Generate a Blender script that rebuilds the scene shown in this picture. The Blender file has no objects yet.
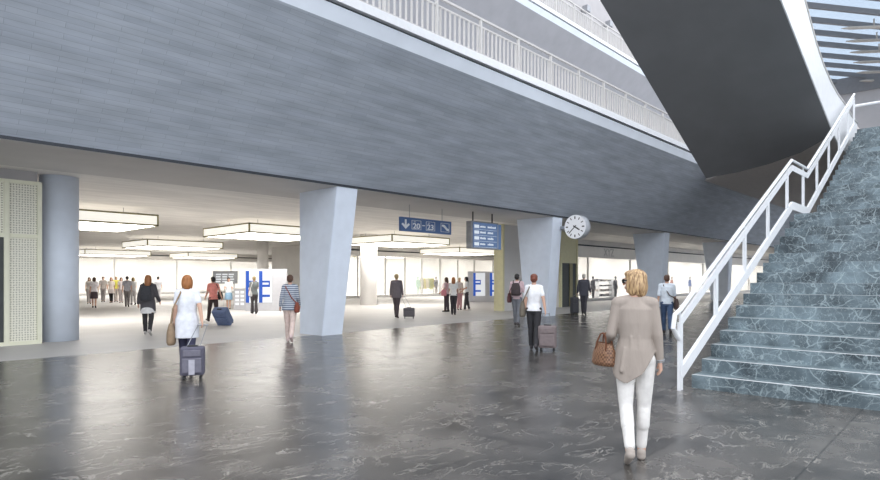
import bpy, bmesh, math, random
from mathutils import Vector, Matrix, Quaternion
random.seed(7)
S = bpy.context.scene
C = S.collection
R = math.radians
V = Vector

# ------------------------------------------------------------------ helpers
def lin(c):
    c = c / 255.0
    return c / 12.92 if c <= 0.04045 else ((c + 0.055) / 1.055) ** 2.4
def rgb(r, g, b): return (lin(r), lin(g), lin(b), 1.0)

def new_mat(name):
    m = bpy.data.materials.new(name); m.use_nodes = True
    nt = m.node_tree
    return m, nt, nt.nodes['Principled BSDF']
def node(nt, typ, **kw):
    n = nt.nodes.new(typ)
    for k, v in kw.items():
        if k in n.inputs: n.inputs[k].default_value = v
        else: setattr(n, k, v)
    return n
def pbr(name, col, rough=0.6, metal=0.0, var=0.12, scale=6.0, bump=0.0, stretch=None, spec=0.5):
    """plain surface with a light procedural mottling of its colour"""
    m, nt, b = new_mat(name)
    b.inputs['Roughness'].default_value = rough
    b.inputs['Metallic'].default_value = metal
    b.inputs['Specular IOR Level'].default_value = spec
    tc = node(nt, 'ShaderNodeTexCoord')
    src = tc.outputs['Object']
    if stretch:
        mp = node(nt, 'ShaderNodeMapping'); mp.inputs['Scale'].default_value = stretch
        nt.links.new(src, mp.inputs['Vector']); src = mp.outputs['Vector']
    n = node(nt, 'ShaderNodeTexNoise', Scale=scale, Detail=5.0)
    nt.links.new(src, n.inputs['Vector'])
    r = node(nt, 'ShaderNodeValToRGB')
    r.color_ramp.elements[0].position = 0.3; r.color_ramp.elements[1].position = 0.7
    r.color_ramp.elements[0].color = tuple(c * (1 - var) for c in col[:3]) + (1,)
    r.color_ramp.elements[1].color = tuple(min(1, c * (1 + var)) for c in col[:3]) + (1,)
    nt.links.new(n.outputs['Fac'], r.inputs['Fac'])
    nt.links.new(r.outputs['Color'], b.inputs['Base Color'])
    if bump:
        bp = node(nt, 'ShaderNodeBump', Strength=bump, Distance=0.02)
        nt.links.new(n.outputs['Fac'], bp.inputs['Height'])
        nt.links.new(bp.outputs['Normal'], b.inputs['Normal'])
    return m
def emit(name, col, strength):
    m, nt, b = new_mat(name)
    b.inputs['Base Color'].default_value = tuple(c * .35 for c in col[:3]) + (1,)
    b.inputs['Emission Color'].default_value = col
    b.inputs['Emission Strength'].default_value = strength
    b.inputs['Roughness'].default_value = 0.5
    return m
def glass_mat(name, tint, clear=0.85, rough=0.02):
    m, nt, b = new_mat(name)
    out = nt.nodes['Material Output']
    b.inputs['Base Color'].default_value = tint
    b.inputs['Roughness'].default_value = rough
    tr = node(nt, 'ShaderNodeBsdfTransparent'); tr.inputs['Color'].default_value = tint
    mx = node(nt, 'ShaderNodeMixShader'); mx.inputs[0].default_value = clear
    nt.links.new(b.outputs[0], mx.inputs[1]); nt.links.new(tr.outputs[0], mx.inputs[2])
    nt.links.new(mx.outputs[0], out.inputs['Surface'])
    return m

def link(name, me, mat=None, parent=None, smooth=False):
    o = bpy.data.objects.new(name, me); C.objects.link(o)
    if mat is not None:
        for mm in (mat if isinstance(mat, (list, tuple)) else [mat]): me.materials.append(mm)
    if parent is not None: o.parent = parent
    if smooth:
        me.polygons.foreach_set('use_smooth', [True] * len(me.polygons)); me.update()
    return o
def from_bm(name, bm, mat=None, parent=None, smooth=False):
    bmesh.ops.recalc_face_normals(bm, faces=bm.faces)
    me = bpy.data.meshes.new(name); bm.to_mesh(me); bm.free()
    return link(name, me, mat, parent, smooth)
def tag(o, label, cat, group=None):
    o['label'] = label; o['category'] = cat
    if group: o['group'] = group
    return o
def empty(name, loc, rz, label, cat, group=None):
    o = bpy.data.objects.new(name, None); C.objects.link(o)
    o.empty_display_size = 0.2
    o.location = loc; o.rotation_euler = (0, 0, rz)
    return tag(o, label, cat, group)
def struct(o):
    o['kind'] = 'structure'; return o

def box(bm, x0, x1, y0, y1, z0, z1, mi=0, bev=0.0, M=None):
    vs = [bm.verts.new(p) for p in ((x0,y0,z0),(x1,y0,z0),(x1,y1,z0),(x0,y1,z0),(x0,y0,z1),(x1,y0,z1),(x1,y1,z1),(x0,y1,z1))]
    fs = [bm.faces.new([vs[i] for i in f]) for f in ((0,3,2,1),(4,5,6,7),(0,1,5,4),(1,2,6,5),(2,3,7,6),(3,0,4,7))]
    for f in fs: f.material_index = mi
    if bev > 0:
        es = list({e for f in fs for e in f.edges})
        r = bmesh.ops.bevel(bm, geom=es, offset=bev, segments=3, profile=0.5, affect='EDGES')
        vs = list({v for v in vs if v.is_valid} | set(r['verts']))
        for f in r['faces']: f.material_index = mi
    if M is not None: bmesh.ops.transform(bm, matrix=M, verts=[v for v in vs if v.is_valid])
    return vs
def boxo(name, x0, x1, y0, y1, z0, z1, mat, parent=None, bev=0.0):
    bm = bmesh.new(); box(bm, x0, x1, y0, y1, z0, z1, 0, bev); return from_bm(name, bm, mat, parent)
def frame_for(d):
    d = d.normalized(); up = V((0, 0, 1)) if abs(d.z) < 0.95 else V((1, 0, 0))
    a = d.cross(up).normalized(); return a, a.cross(d).normalized()
def tube(bm, pts, r, seg=10, mi=0, caps=True):
    pts = [V(p) for p in pts]; rs = r if isinstance(r, (list, tuple)) else [r] * len(pts)
    rings = []; a = None
    for i, p in enumerate(pts):
        d = (pts[min(i+1, len(pts)-1)] - pts[max(i-1, 0)]).normalized()
        if a is None: a, b = frame_for(d)
        else:
            a = (a - d * a.dot(d)).normalized(); b = a.cross(d).normalized()
        rings.append([bm.verts.new(p + (a * math.cos(2*math.pi*k/seg) + b * math.sin(2*math.pi*k/seg)) * rs[i]) for k in range(seg)])
    for q, w in zip(rings, rings[1:]):
        for k in range(seg):
            f = bm.faces.new((q[k], q[(k+1) % seg], w[(k+1) % seg], w[k])); f.material_index = mi
    if caps:
        for q in (rings[0][::-1], rings[-1]): bm.faces.new(q).material_index = mi
def bar(bm, p, q, w, h):
    """rectangular bar from p to q: w across (horizontal), h up"""
    p, q = V(p), V(q); d = (q - p).normalized(); a, b = frame_for(d)
    vs = []
    for c in (p, q):
        for sx, sy in ((-1,-1),(1,-1),(1,1),(-1,1)): vs.append(bm.verts.new(c + a*w/2*sx + b*h/2*sy))
    for f in ((0,1,2,3),(7,6,5,4),(0,4,5,1),(1,5,6,2),(2,6,7,3),(3,7,4,0)): bm.faces.new([vs[i] for i in f])
def prism(bm, prof, axis, a0, a1, mi=0):
    """closed profile of 2D points swept along X ('x': points are (y,z)) or Y ('y': points are (x,z))"""
    mk = (lambda p, a: (a, p[0], p[1])) if axis == 'x' else ((lambda p, a: (p[0], a, p[1])) if axis == 'y' else (lambda p, a: (p[0], p[1], a)))
    A = [bm.verts.new(mk(p, a0)) for p in prof]; B = [bm.verts.new(mk(p, a1)) for p in prof]
    n = len(prof)
    for i in range(n): bm.faces.new((A[i], A[(i+1) % n], B[(i+1) % n], B[i])).material_index = mi
    bm.faces.new(A[::-1]).material_index = mi; bm.faces.new(B).material_index = mi
def prismo(name, prof, axis, a0, a1, mat, parent=None):
    bm = bmesh.new(); prism(bm, prof, axis, a0, a1); return from_bm(name, bm, mat, parent)
def ellipsoid(bm, c, r, rot=None, u=16, v=10):
    M = Matrix.Translation(V(c)) @ (rot.to_matrix().to_4x4() if rot is not None else Matrix()) @ Matrix.Diagonal((r[0], r[1], r[2], 1))
    bmesh.ops.create_uvsphere(bm, u_segments=u, v_segments=v, radius=1.0, matrix=M)
def text_mesh(name, s, size, mat, parent, M, depth=0.006, align='CENTER', bold=0.0):
    cu = bpy.data.curves.new(name, 'FONT'); cu.body = s; cu.size = size; cu.extrude = depth; cu.offset = bold
    cu.align_x = align; cu.align_y = 'CENTER'
    t = bpy.data.objects.new(name, cu); C.objects.link(t)
    dg = bpy.context.evaluated_depsgraph_get()
    me = bpy.data.meshes.new_from_object(t.evaluated_get(dg))
    bpy.data.objects.remove(t); bpy.data.curves.remove(cu)
    me.transform(M)
    return link(name, me, mat, parent)
FRONT = Matrix.Rotation(R(90), 4, 'X')       # text facing -Y

# ------------------------------------------------------------------ camera (24 mm, eye level, level with a lens shift)
EYE = 1.65; HEAD = 43.1
cam = bpy.data.cameras.new('camera'); co = bpy.data.objects.new('camera', cam); C.objects.link(co)
cam.sensor_width = 36; cam.lens = 24.0; cam.shift_y = 38/880; cam.clip_end = 400
co.location = (0, 0, EYE); co.rotation_euler = (R(90), 0, R(HEAD - 90))
S.camera = co
FW = V((math.cos(R(HEAD)), math.sin(R(HEAD)), 0)); RT = V((math.sin(R(HEAD)), -math.cos(R(HEAD)), 0))
def ground(px, py):                      # floor point seen at a place in the photo
    z = EYE * 587 / (py - 278); p = FW * z + RT * ((px - 440) / 587 * z); return V((p.x, p.y, 0))

# ------------------------------------------------------------------ materials
def stone_floor():
    m, nt, b = new_mat('dark veined stone tiles')
    tc = node(nt, 'ShaderNodeTexCoord'); L = nt.links
    big = node(nt, 'ShaderNodeTexNoise', Scale=1.3, Detail=6.0, Roughness=0.6); L.new(tc.outputs['Object'], big.inputs['Vector'])
    ramp = node(nt, 'ShaderNodeValToRGB'); e = ramp.color_ramp.elements
    e[0].position = .3; e[0].color = (0.032, 0.030, 0.028, 1); e[1].position = .72; e[1].color = (0.135, 0.124, 0.113, 1)
    L.new(big.outputs['Fac'], ramp.inputs['Fac'])
    # veins: thin bands of a warped noise, drawn out along the tiles
    mp = node(nt, 'ShaderNodeMapping'); mp.inputs['Scale'].default_value = (1.0, 2.0, 1); mp.inputs['Rotation'].default_value = (0, 0, R(20))
    L.new(tc.outputs['Object'], mp.inputs['Vector'])
    vn = node(nt, 'ShaderNodeTexNoise', Scale=1.6, Detail=7.0, Roughness=0.62, Distortion=1.2); L.new(mp.outputs[0], vn.inputs['Vector'])
    vr = node(nt, 'ShaderNodeValToRGB'); v = vr.color_ramp.elements
    v[0].position = .485; v[0].color = (0,0,0,1); v[1].position = .515; v[1].color = (0,0,0,1)
    x = v.new(.5); x.color = (1,1,1,1)
    L.new(vn.outputs['Fac'], vr.inputs['Fac'])
    msk = node(nt, 'ShaderNodeTexNoise', Scale=2.3, Detail=2.0); L.new(tc.outputs['Object'], msk.inputs['Vector'])
    mr = node(nt, 'ShaderNodeMapRange'); mr.inputs[1].default_value = .42; mr.inputs[2].default_value = .62; L.new(msk.outputs['Fac'], mr.inputs[0])
    mul = node(nt, 'ShaderNodeMath', operation='MULTIPLY'); L.new(vr.outputs['Color'], mul.inputs[0]); L.new(mr.outputs[0], mul.inputs[1])
    mx = node(nt, 'ShaderNodeMix', data_type='RGBA'); L.new(mul.outputs[0], mx.inputs[0]); L.new(ramp.outputs['Color'], mx.inputs[6]); mx.inputs[7].default_value = (.33, .31, .28, 1)
    br = node(nt, 'ShaderNodeTexBrick', Scale=1.0); br.offset = .37
    br.inputs['Brick Width'].default_value = 2.4; br.inputs['Row Height'].default_value = 1.16; br.inputs['Mortar Size'].default_value = .008; br.inputs['Mortar Smooth'].default_value = .2
    br.inputs['Color1'].default_value = (1,1,1,1); br.inputs['Color2'].default_value = (.78,.78,.79,1); br.inputs['Mortar'].default_value = (.3,.3,.3,1)
    L.new(tc.outputs['Object'], br.inputs['Vector'])
    m2 = node(nt, 'ShaderNodeMix', data_type='RGBA', blend_type='MULTIPLY'); m2.inputs[0].default_value = 1.0
    L.new(mx.outputs[2], m2.inputs[6]); L.new(br.outputs['Color'], m2.inputs[7]); L.new(m2.outputs[2], b.inputs['Base Color'])
    rr = node(nt, 'ShaderNodeMapRange'); rr.inputs[3].default_value = .18; rr.inputs[4].default_value = .34; b.inputs['Specular IOR Level'].default_value = .95; L.new(big.outputs['Fac'], rr.inputs[0]); L.new(rr.outputs[0], b.inputs['Roughness'])
    bp = node(nt, 'ShaderNodeBump', Strength=.06, Distance=.01); L.new(big.outputs['Fac'], bp.inputs['Height']); L.new(bp.outputs['Normal'], b.inputs['Normal'])
    return m
def marble():
    m, nt, b = new_mat('blue green veined marble'); L = nt.links
    tc = node(nt, 'ShaderNodeTexCoord')
    big = node(nt, 'ShaderNodeTexNoise', Scale=1.5, Detail=6.0, Distortion=.6); L.new(tc.outputs['Object'], big.inputs['Vector'])
    ramp = node(nt, 'ShaderNodeValToRGB'); e = ramp.color_ramp.elements
    e[0].position = .36; e[0].color = (.035, .05, .06, 1); e[1].position = .68; e[1].color = (.19, .25, .28, 1)
    L.new(big.outputs['Fac'], ramp.inputs['Fac']); last = ramp.outputs['Color']
    for sc, th, seed, k in ((1.3, .016, 0, .8), (2.4, .024, 3, .7), (4.2, .035, 5, .6), (8.0, .05, 9, .45)):
        mp = node(nt, 'ShaderNodeMapping'); mp.inputs['Location'].default_value = (seed, seed, seed); mp.inputs['Rotation'].default_value = (.5, .3, .7 + seed)
        L.new(tc.outputs['Object'], mp.inputs['Vector'])
        wn = node(nt, 'ShaderNodeTexNoise', Scale=sc * 1.4, Detail=3.0); L.new(mp.outputs[0], wn.inputs['Vector'])
        ad = node(nt, 'ShaderNodeMix', data_type='RGBA', blend_type='ADD'); ad.inputs[0].default_value = .35
        L.new(mp.outputs[0], ad.inputs[6]); L.new(wn.outputs['Color'], ad.inputs[7])
        vo = node(nt, 'ShaderNodeTexVoronoi', feature='DISTANCE_TO_EDGE', Scale=sc); L.new(ad.outputs[2], vo.inputs['Vector'])
        mr = node(nt, 'ShaderNodeMapRange'); mr.inputs[2].default_value = th; mr.inputs[3].default_value = k; mr.inputs[4].default_value = 0; L.new(vo.outputs['Distance'], mr.inputs[0])
        mk = node(nt, 'ShaderNodeMath', operation='MULTIPLY'); L.new(mr.outputs[0], mk.inputs[0])
        ms = node(nt, 'ShaderNodeMapRange'); ms.inputs[1].default_value = .38; ms.inputs[2].default_value = .56; L.new(wn.outputs['Fac'], ms.inputs[0]); L.new(ms.outputs[0], mk.inputs[1])
        mx = node(nt, 'ShaderNodeMix', data_type='RGBA'); L.new(mk.outputs[0], mx.inputs[0]); L.new(last, mx.inputs[6]); mx.inputs[7].default_value = (.42, .50, .52, 1); last = mx.outputs[2]
    L.new(last, b.inputs['Base Color']); b.inputs['Roughness'].default_value = .38
    return m
def coursed(name, c1, c2, rot):
    """concrete cast in thin brick-like courses"""
    m, nt, b = new_mat(name); L = nt.links
    tc = node(nt, 'ShaderNodeTexCoord'); mp = node(nt, 'ShaderNodeMapping'); mp.inputs['Rotation'].default_value = rot
    L.new(tc.outputs['Object'], mp.inputs['Vector'])
    br = node(nt, 'ShaderNodeTexBrick', Scale=1.0); br.inputs['Brick Width'].default_value = .9; br.inputs['Row Height'].default_value = .11
    br.inputs['Mortar Size'].default_value = .007; br.inputs['Mortar Smooth'].default_value = .5
    br.inputs['Color1'].default_value = c1; br.inputs['Color2'].default_value = c2; br.inputs['Mortar'].default_value = tuple(x * .84 for x in c1[:3]) + (1,)
    L.new(mp.outputs[0], br.inputs['Vector'])
    st = node(nt, 'ShaderNodeMapping'); st.inputs['Scale'].default_value = (.35, 2.2, 2.2); L.new(tc.outputs['Object'], st.inputs['Vector'])
    n = node(nt, 'ShaderNodeTexNoise', Scale=2.0, Detail=6.0); L.new(st.outputs[0], n.inputs['Vector'])
    mr = node(nt, 'ShaderNodeMapRange'); mr.inputs[1].default_value = .3; mr.inputs[2].default_value = .7; mr.inputs[3].default_value = .86; mr.inputs[4].default_value = 1.14; L.new(n.outputs['Fac'], mr.inputs[0])
    mx = node(nt, 'ShaderNodeMix', data_type='RGBA', blend_type='MULTIPLY'); mx.inputs[0].default_value = 1; L.new(br.outputs['Color'], mx.inputs[6]); L.new(mr.outputs[0], mx.inputs[7])
    L.new(mx.outputs[2], b.inputs['Base Color']); b.inputs['Roughness'].default_value = .7
    bp = node(nt, 'ShaderNodeBump', Strength=.25, Distance=.01); L.new(br.outputs['Fac'], bp.inputs['Height']); bp.invert = True; L.new(bp.outputs['Normal'], b.inputs['Normal'])
    return m
def perforated():
    m, nt, b = new_mat('pale yellow perforated metal'); L = nt.links
    tc = node(nt, 'ShaderNodeTexCoord'); mp = node(nt, 'ShaderNodeMapping'); mp.inputs['Scale'].default_value = (17, 1, 17); L.new(tc.outputs['Object'], mp.inputs['Vector'])
    sx = node(nt, 'ShaderNodeSeparateXYZ'); L.new(mp.outputs[0], sx.inputs[0]); cx = node(nt, 'ShaderNodeCombineXYZ'); L.new(sx.outputs[0], cx.inputs[0]); L.new(sx.outputs[2], cx.inputs[1])
    vo = node(nt, 'ShaderNodeTexVoronoi', Scale=1.0, Randomness=.15, voronoi_dimensions='2D'); L.new(cx.outputs[0], vo.inputs['Vector'])
    r = node(nt, 'ShaderNodeValToRGB'); e = r.color_ramp.elements; e[0].position = .24; e[0].color = (.40,.38,.30,1); e[1].position = .36; e[1].color = (.84,.82,.70,1)
    L.new(vo.outputs['Distance'], r.inputs['Fac']); L.new(r.outputs['Color'], b.inputs['Base Color']); b.inputs['Roughness'].default_value = .5
    return m
M = {}
M['floor'] = stone_floor(); M['marble'] = marble()
M['hallfloor'] = pbr('pale polished hall floor', (.51,.495,.48,1), .5, var=.05, scale=1.0)
M['facade'] = coursed('blue grey coursed concrete', (.41,.45,.51,1), (.455,.495,.55,1), (R(-128.7), 0, 0))
M['soffit'] = pbr('smooth grey soffit', (.40,.40,.42,1), .7, var=.06, scale=1.2)
M['ceiling'] = pbr('board marked concrete ceiling', (.80,.775,.745,1), .8, var=.09, scale=2.2, stretch=(.3, 1.4, 1), bump=.08)
M['band'] = pbr('smooth concrete band', (.58,.56,.545,1), .75, var=.05, scale=1.0)
M['column'] = pbr('pale blue painted concrete', (.74,.80,.89,1), .6, var=.04, scale=2.5)
M['white'] = pbr('white painted steel', (.82,.83,.85,1), .45, var=.03)
M['fascia'] = pbr('pale grey blue fascia metal', (.74,.79,.86,1), .5, var=.04, scale=1.5)
M['groove'] = pbr('dark trim with painted gap shade', (.03,.035,.045,1), .6)  # near black puts the shade of the facade gaps into the colour
M['nosing'] = pbr('pale nosing with painted tread light', (.62,.64,.65,1), .4, var=.08)  # pale strip puts the light on the tread edges into colour
M['rail'] = pbr('off white railing paint', (.60,.58,.56,1), .5, var=.04)
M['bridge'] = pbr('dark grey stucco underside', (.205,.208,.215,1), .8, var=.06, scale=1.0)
M['slab'] = pbr('beige grey landing soffit', (.78,.73,.70,1), .8, var=.05)
M['wall'] = pbr('off white plaster', (.82,.80,.775,1), .7, var=.03, scale=1.5)
M['greywall'] = pbr('warm grey plaster', (.45,.43,.43,1), .7, var=.05, scale=1.5)
M['panel'] = perforated()
M['cream'] = pbr('cream frame paint', (.80,.79,.62,1), .5, var=.03)
M['yellow'] = pbr('pale yellow green frame paint', (.84,.79,.50,1), .5, var=.04)
M['dark'] = pbr('doorway shade painted dark', (.05,.055,.055,1), .5)  # near black sheet stands for the shade inside the doorways
M['gold'] = pbr('olive brass trim', (.30,.27,.14,1), .5)
M['blue'] = pbr('muted blue sign enamel', rgb(84, 112, 158), .45, var=.03)
M['signwhite'] = pbr('white sign lettering', (.86,.88,.90,1), .5, var=.01)
M['steel'] = pbr('brushed grey steel', (.35,.36,.38,1), .4, .7)
M['black'] = pbr('black enamel', (.02,.02,.022,1), .45)
M['roofbeam'] = pbr('grey roof beam paint', (.20,.20,.21,1), .6, var=.06)
M['strut'] = pbr('beige steel tube', (.50,.45,.40,1), .5, var=.05)
M['roofglass'] = glass_mat('grey blue fritted roof glass', (.62,.67,.72,1), .85, .2)
M['shopglass'] = glass_mat('clear shop glass', (.97,.98,.98,1), .93)
M['mullion'] = pbr('pale grey window frame', (.55,.54,.53,1), .5)
M['lampside'] = emit('warm white lamp side', (1.0, .965, .88, 1), .85)
M['lamptop'] = emit('lamp top with added glow', (1.0, .95, .86, 1), .8)  # glow added to fill the dark gap between box and ceiling
M['lampbase'] = emit('warm white lamp diffuser', (1.0, .965, .91, 1), 7.6)
M['shoplight'] = emit('white shop ceiling light', (1.0, .965, .92, 1), 7.5)
M['poster'] = emit('backlit poster white', (.93,.96,1.0,1), .6)
M['posterblue'] = emit('backlit poster blue', (.01,.085,.46,1), .75)
M['screen'] = emit('blue display screen', (.12,.20,.38,1), .6)
M['screentext'] = emit('white display lettering', (.85,.92,1,1), .62)
M['kiosk'] = pbr('pale grey laminate', (.50,.50,.53,1), .5, var=.04)
M['dial'] = emit('white clock dial with added glow', (.92,.94,1.0,1), .5)  # glow added so that the dial reads white
M['clockcase'] = pbr('silver grey clock case', (.50,.52,.56,1), .4)

# ------------------------------------------------------------------ setting: floor, ceiling, facade, walls
struct(boxo('floor', -45, 110, -14, 14.25, -.3, 0, M['floor']))
struct(boxo('floor_hall', -45, 110, 14.25, 90, -.3, 0, M['hallfloor']))
YF, ZS = 13.86, 4.32                                # facade line and soffit height
struct(boxo('ceiling', -25, 100, 17.0, 88, ZS, ZS + .4, M['ceiling']))
struct(boxo('trim_1', -25, 100, YF, 17.0, ZS, ZS + .4, M['band']))
struct(boxo('trim_2', -25, 100, YF - .03, YF + .1, ZS + .01, ZS + .075, M['groove']))
YB, ZB = 11.2, 7.65                                 # balcony edge
struct(prismo('wall_front', [(YF - .02, ZS + .07), (YB, ZB), (YB + .35, ZB + .35), (YF + .35, ZS + .4)], 'x', -25, 100, M['facade']))
struct(prismo('trim_3', [(YB, ZB), (YB - .1, ZB + .36), (YB + .3, ZB + .36), (YB + .3, ZB + .3)], 'x', -25, 100, M['fascia']))
struct(boxo('trim_4', -25, 100, YB - .04, YB + .3, ZB + .36, ZB + .43, M['groove']))
struct(prismo('trim_5', [(YB - .17, ZB + .43), (YB - .17, ZB + .66), (YB + .3, ZB + .66), (YB + .3, ZB + .43)], 'x', -25, 100, M['white']))
struct(boxo('floor_balcony', -25, 100, YB + .3, 20.0, ZB + .36, ZB + .6, M['soffit']))
YB2, ZB2 = 17.0, 15.3
struct(prismo('wall_upper', [(YB2 + 2.66, ZB2 - 3.3), (YB2, ZB2), (YB2 + .35, ZB2 + .3), (YB2 + 3.0, ZB2 - 3.0)], 'x', 0, 100, M['soffit']))
struct(boxo('wall_back', 0, 100, YB2 + 2.66, YB2 + 3.0, ZB + .6, ZB2 - 3.2, M['wall']))
struct(prismo('trim_6', [(YB2, ZB2), (YB2 - .1, ZB2 + .3), (YB2 + .3, ZB2 + .3)], 'x', 0, 100, M['fascia']))
struct(boxo('trim_7', 0, 100, YB2 - .04, YB2 + .3, ZB2 + .3, ZB2 + .36, M['groove']))
struct(boxo('trim_8', 0, 100, YB2 - .15, YB2 + .3, ZB2 + .36, ZB2 + .56, M['white']))
struct(boxo('floor_upper', 0, 100, YB2 + .3, 22, ZB2 + .3, ZB2 + .5, M['soffit']))
struct(boxo('wall_top', 0, 100, 20.0, 20.3, ZB2 + .5, 21.2, M['greywall']))
struct(boxo('wall_far', -25, 62, 78, 78.4, 0, ZS, M['wall']))
struct(boxo('wall_right', 100, 100.3, 11.0, 88, 0, ZS + .4, M['wall']))
struct(boxo('wall_left', -25.3, -25, 11.5, 88, 0, ZS + .4, M['wall']))

# ------------------------------------------------------------------ columns
def slant_column(x0, label):
    """square pier that leans along the facade and flares to the back at the top"""
    e = empty('column', (x0, YF, 0), 0, label, 'column', 'leaning columns along the front of the hall')
    b = [(0, 0), (.72, 0), (.72, 1.12), (0, 1.12)]; t = [(.53, 0), (1.30, 0), (1.30, 1.94), (.53, 1.94)]
    bm = bmesh.new(); A = [bm.verts.new((x, y, 0)) for x, y in b]; B = [bm.verts.new((x, y, ZS + .02)) for x, y in t]
    bm.faces.new(A[::-1]); bm.faces.new(B)
    for i in range(4): bm.faces.new((A[i], A[(i+1) % 4], B[(i+1) % 4], B[i]))
    bmesh.ops.bevel(bm, geom=[ed for ed in bm.edges if abs(ed.verts[0].co.z - ed.verts[1].co.z) > 1], offset=.015, segments=2, affect='EDGES')
    e.name = 'column'
    from_bm('shaft', bm, M['column'], e)
    return e
slant_column(9.9, 'leaning pale blue column left of the direction sign')
slant_column(21.5, 'leaning pale blue column with the round clock mounted on it')
slant_column(33.5, 'leaning pale blue column behind the woman in the taupe sweater')
slant_column(45.3, 'leaning grey blue column seen behind the lower stair railing')
def round_column(x, y, r, label, mat):
    bm = bmesh.new(); tube(bm, [(x, y, 0), (x, y, ZS + .01)], r, 40)
    o = from_bm('column', bm, mat, None, False)
    for p in o.data.polygons: p.use_smooth = len(p.vertices) == 4
    return tag(o, label, 'column')
round_column(4.46, 18.0, .45, 'round pale blue column beside the perforated lift shaft at left', M['column'])
round_column(23.3, 27.8, .52, 'round white column in the hall right of the leaning column', M['wall'])
round_column(22.9, 39.5, .40, 'slim round column behind the ticket stand in the hall', M['wall'])

# ------------------------------------------------------------------ lift shafts (cores)
def core_left():
    e = empty('lift_shaft', (0, 17.4, 0), 0, 'lift shaft clad in pale yellow perforated panels at left edge', 'lift')
    boxo('shaft_wall', -4.0, 3.86, .12, 4.6, 0, ZS, M['greywall'], e)
    bm = bmesh.new()
    for x in (3.16, 3.84, 1.2, -4): box(bm, x, x + .1, 0, .14, 0, 4.05)
    for z in (0, 2.64, 3.97): box(bm, -3.9, 3.9, .005, .135, z, z + .09)
    from_bm('frame', bm, M['cream'], e)
    for x0, x1, z0, z1 in ((3.26, 3.84, .09, 2.64), (3.26, 3.84, 2.73, 3.97), (1.3, 3.16, 2.73, 3.97), (-3.9, 1.2, 2.73, 3.97), (-3.9, 1.2, .09, 2.64)):
        boxo('perforated_panel', x0, x1, .05, .09, z0, z1, M['panel'], e)
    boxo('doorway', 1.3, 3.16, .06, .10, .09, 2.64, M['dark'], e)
core_left()
def core_right():
    e = empty('lift_shaft', (23.0, 17.6, 0), 0, 'white lift shaft with yellow corners and dark doorway beneath the clock', 'lift')
    boxo('shaft_wall', .40, 7.6, .12, .52, 0, ZS, M['wall'], e)
    boxo('corner_panel', .36, .50, 0, .55, 0, ZS, M['yellow'], e)
    boxo('shaft_wall', 6.9, 7.6, .52, 3.0, 0, ZS, M['wall'], e)
    bm = bmesh.new()
    for x in (5.75, 7.5): box(bm, x, x + .13, -.02, .14, 0, ZS - .01)
    for z in (2.5, 4.2): box(bm, 5.8, 7.55, -.015, .135, z, z + .08)
    from_bm('frame', bm, M['yellow'], e)
    boxo('top_panel', 5.88, 7.5, .02, .10, 2.58, 4.2, M['yellow'], e)
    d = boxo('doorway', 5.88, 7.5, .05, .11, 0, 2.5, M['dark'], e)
    boxo('door_leaf', 6.75, 7.05, .0, .06, .02, 2.48, M['gold'], d)
core_right()

# ------------------------------------------------------------------ hall light boxes
def light_box(x0, x1, y0, y1, label, zt=4.06, zb=3.62):
    e = empty('ceiling_light', ((x0+x1)/2, (y0+y1)/2, zb), 0, label, 'light', 'light boxes in the hall')
    a, b, h = (x1-x0)/2, (y1-y0)/2, zt-zb
    bm = bmesh.new(); w = .06
    for z in (0, h - w):
        box(bm, -a, a, -b, -b+w, z, z+w); box(bm, -a, a, b-w, b, z, z+w); box(bm, -a, -a+w, -b, b, z, z+w); box(bm, a-w, a, -b, b, z, z+w)
    for sx in (-1, 1):
        for sy in (-1, 1): box(bm, sx*a - (w if sx > 0 else 0), sx*a + (w if sx < 0 else 0), sy*b - (w if sy > 0 else 0), sy*b + (w if sy < 0 else 0), 0, h)
    from_bm('frame', bm, M['gold'], e)
    bm = bmesh.new()
    q = .012; s = [(-a+q, -b+q), (a-q, -b+q), (a-q, b-q), (-a+q, b-q)]
    A = [bm.verts.new((x, y, .02)) for x, y in s]; B = [bm.verts.new((x, y, h-.02)) for x, y in s]
    for i in range(4): bm.faces.new((A[i], A[(i+1) % 4], B[(i+1) % 4], B[i]))
    from_bm('side_glass', bm, M['lampside'], e)
    boxo('diffuser', -a+w, a-w, -b+w, b-w, .012, .03, M['lampbase'], e)
    boxo('top_plate', -a+w, a-w, -b+w, b-w, h-.03, h-.012, M['lamptop'], e)
    for sx in (-.6, .6):
        for sy in (-.6, .6): bm = bmesh.new(); tube(bm, [(a*sx, b*sy, h-.02), (a*sx, b*sy, ZS-zb)], .012, 6); from_bm('hanger', bm, M['steel'], e)
light_box(4.2, 9.0, 23.1, 27.4, 'large light box nearest the round column at left')
light_box(12.9, 17.5, 23.4, 27.8, 'light box just left of the tall leaning column')
light_box(21.6, 26.3, 23.8, 28.0, 'light box below the blue direction sign')
light_box(34.3, 39.4, 30.0, 34.4, 'light box below the departures board')
light_box(14.0, 18.9, 37.7, 42.0, 'light box above the woman in the dark jacket')
light_box(34.6, 39.6, 39.4, 43.6, 'smaller looking light box under the sign, second one deep')
light_box(15.4, 20.7, 54.8, 59.0, 'far light box above the crowd at left, third one deep')
light_box(24.0, 29.0, 54.8, 59.0, 'far light box left of the ticket stand')

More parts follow.
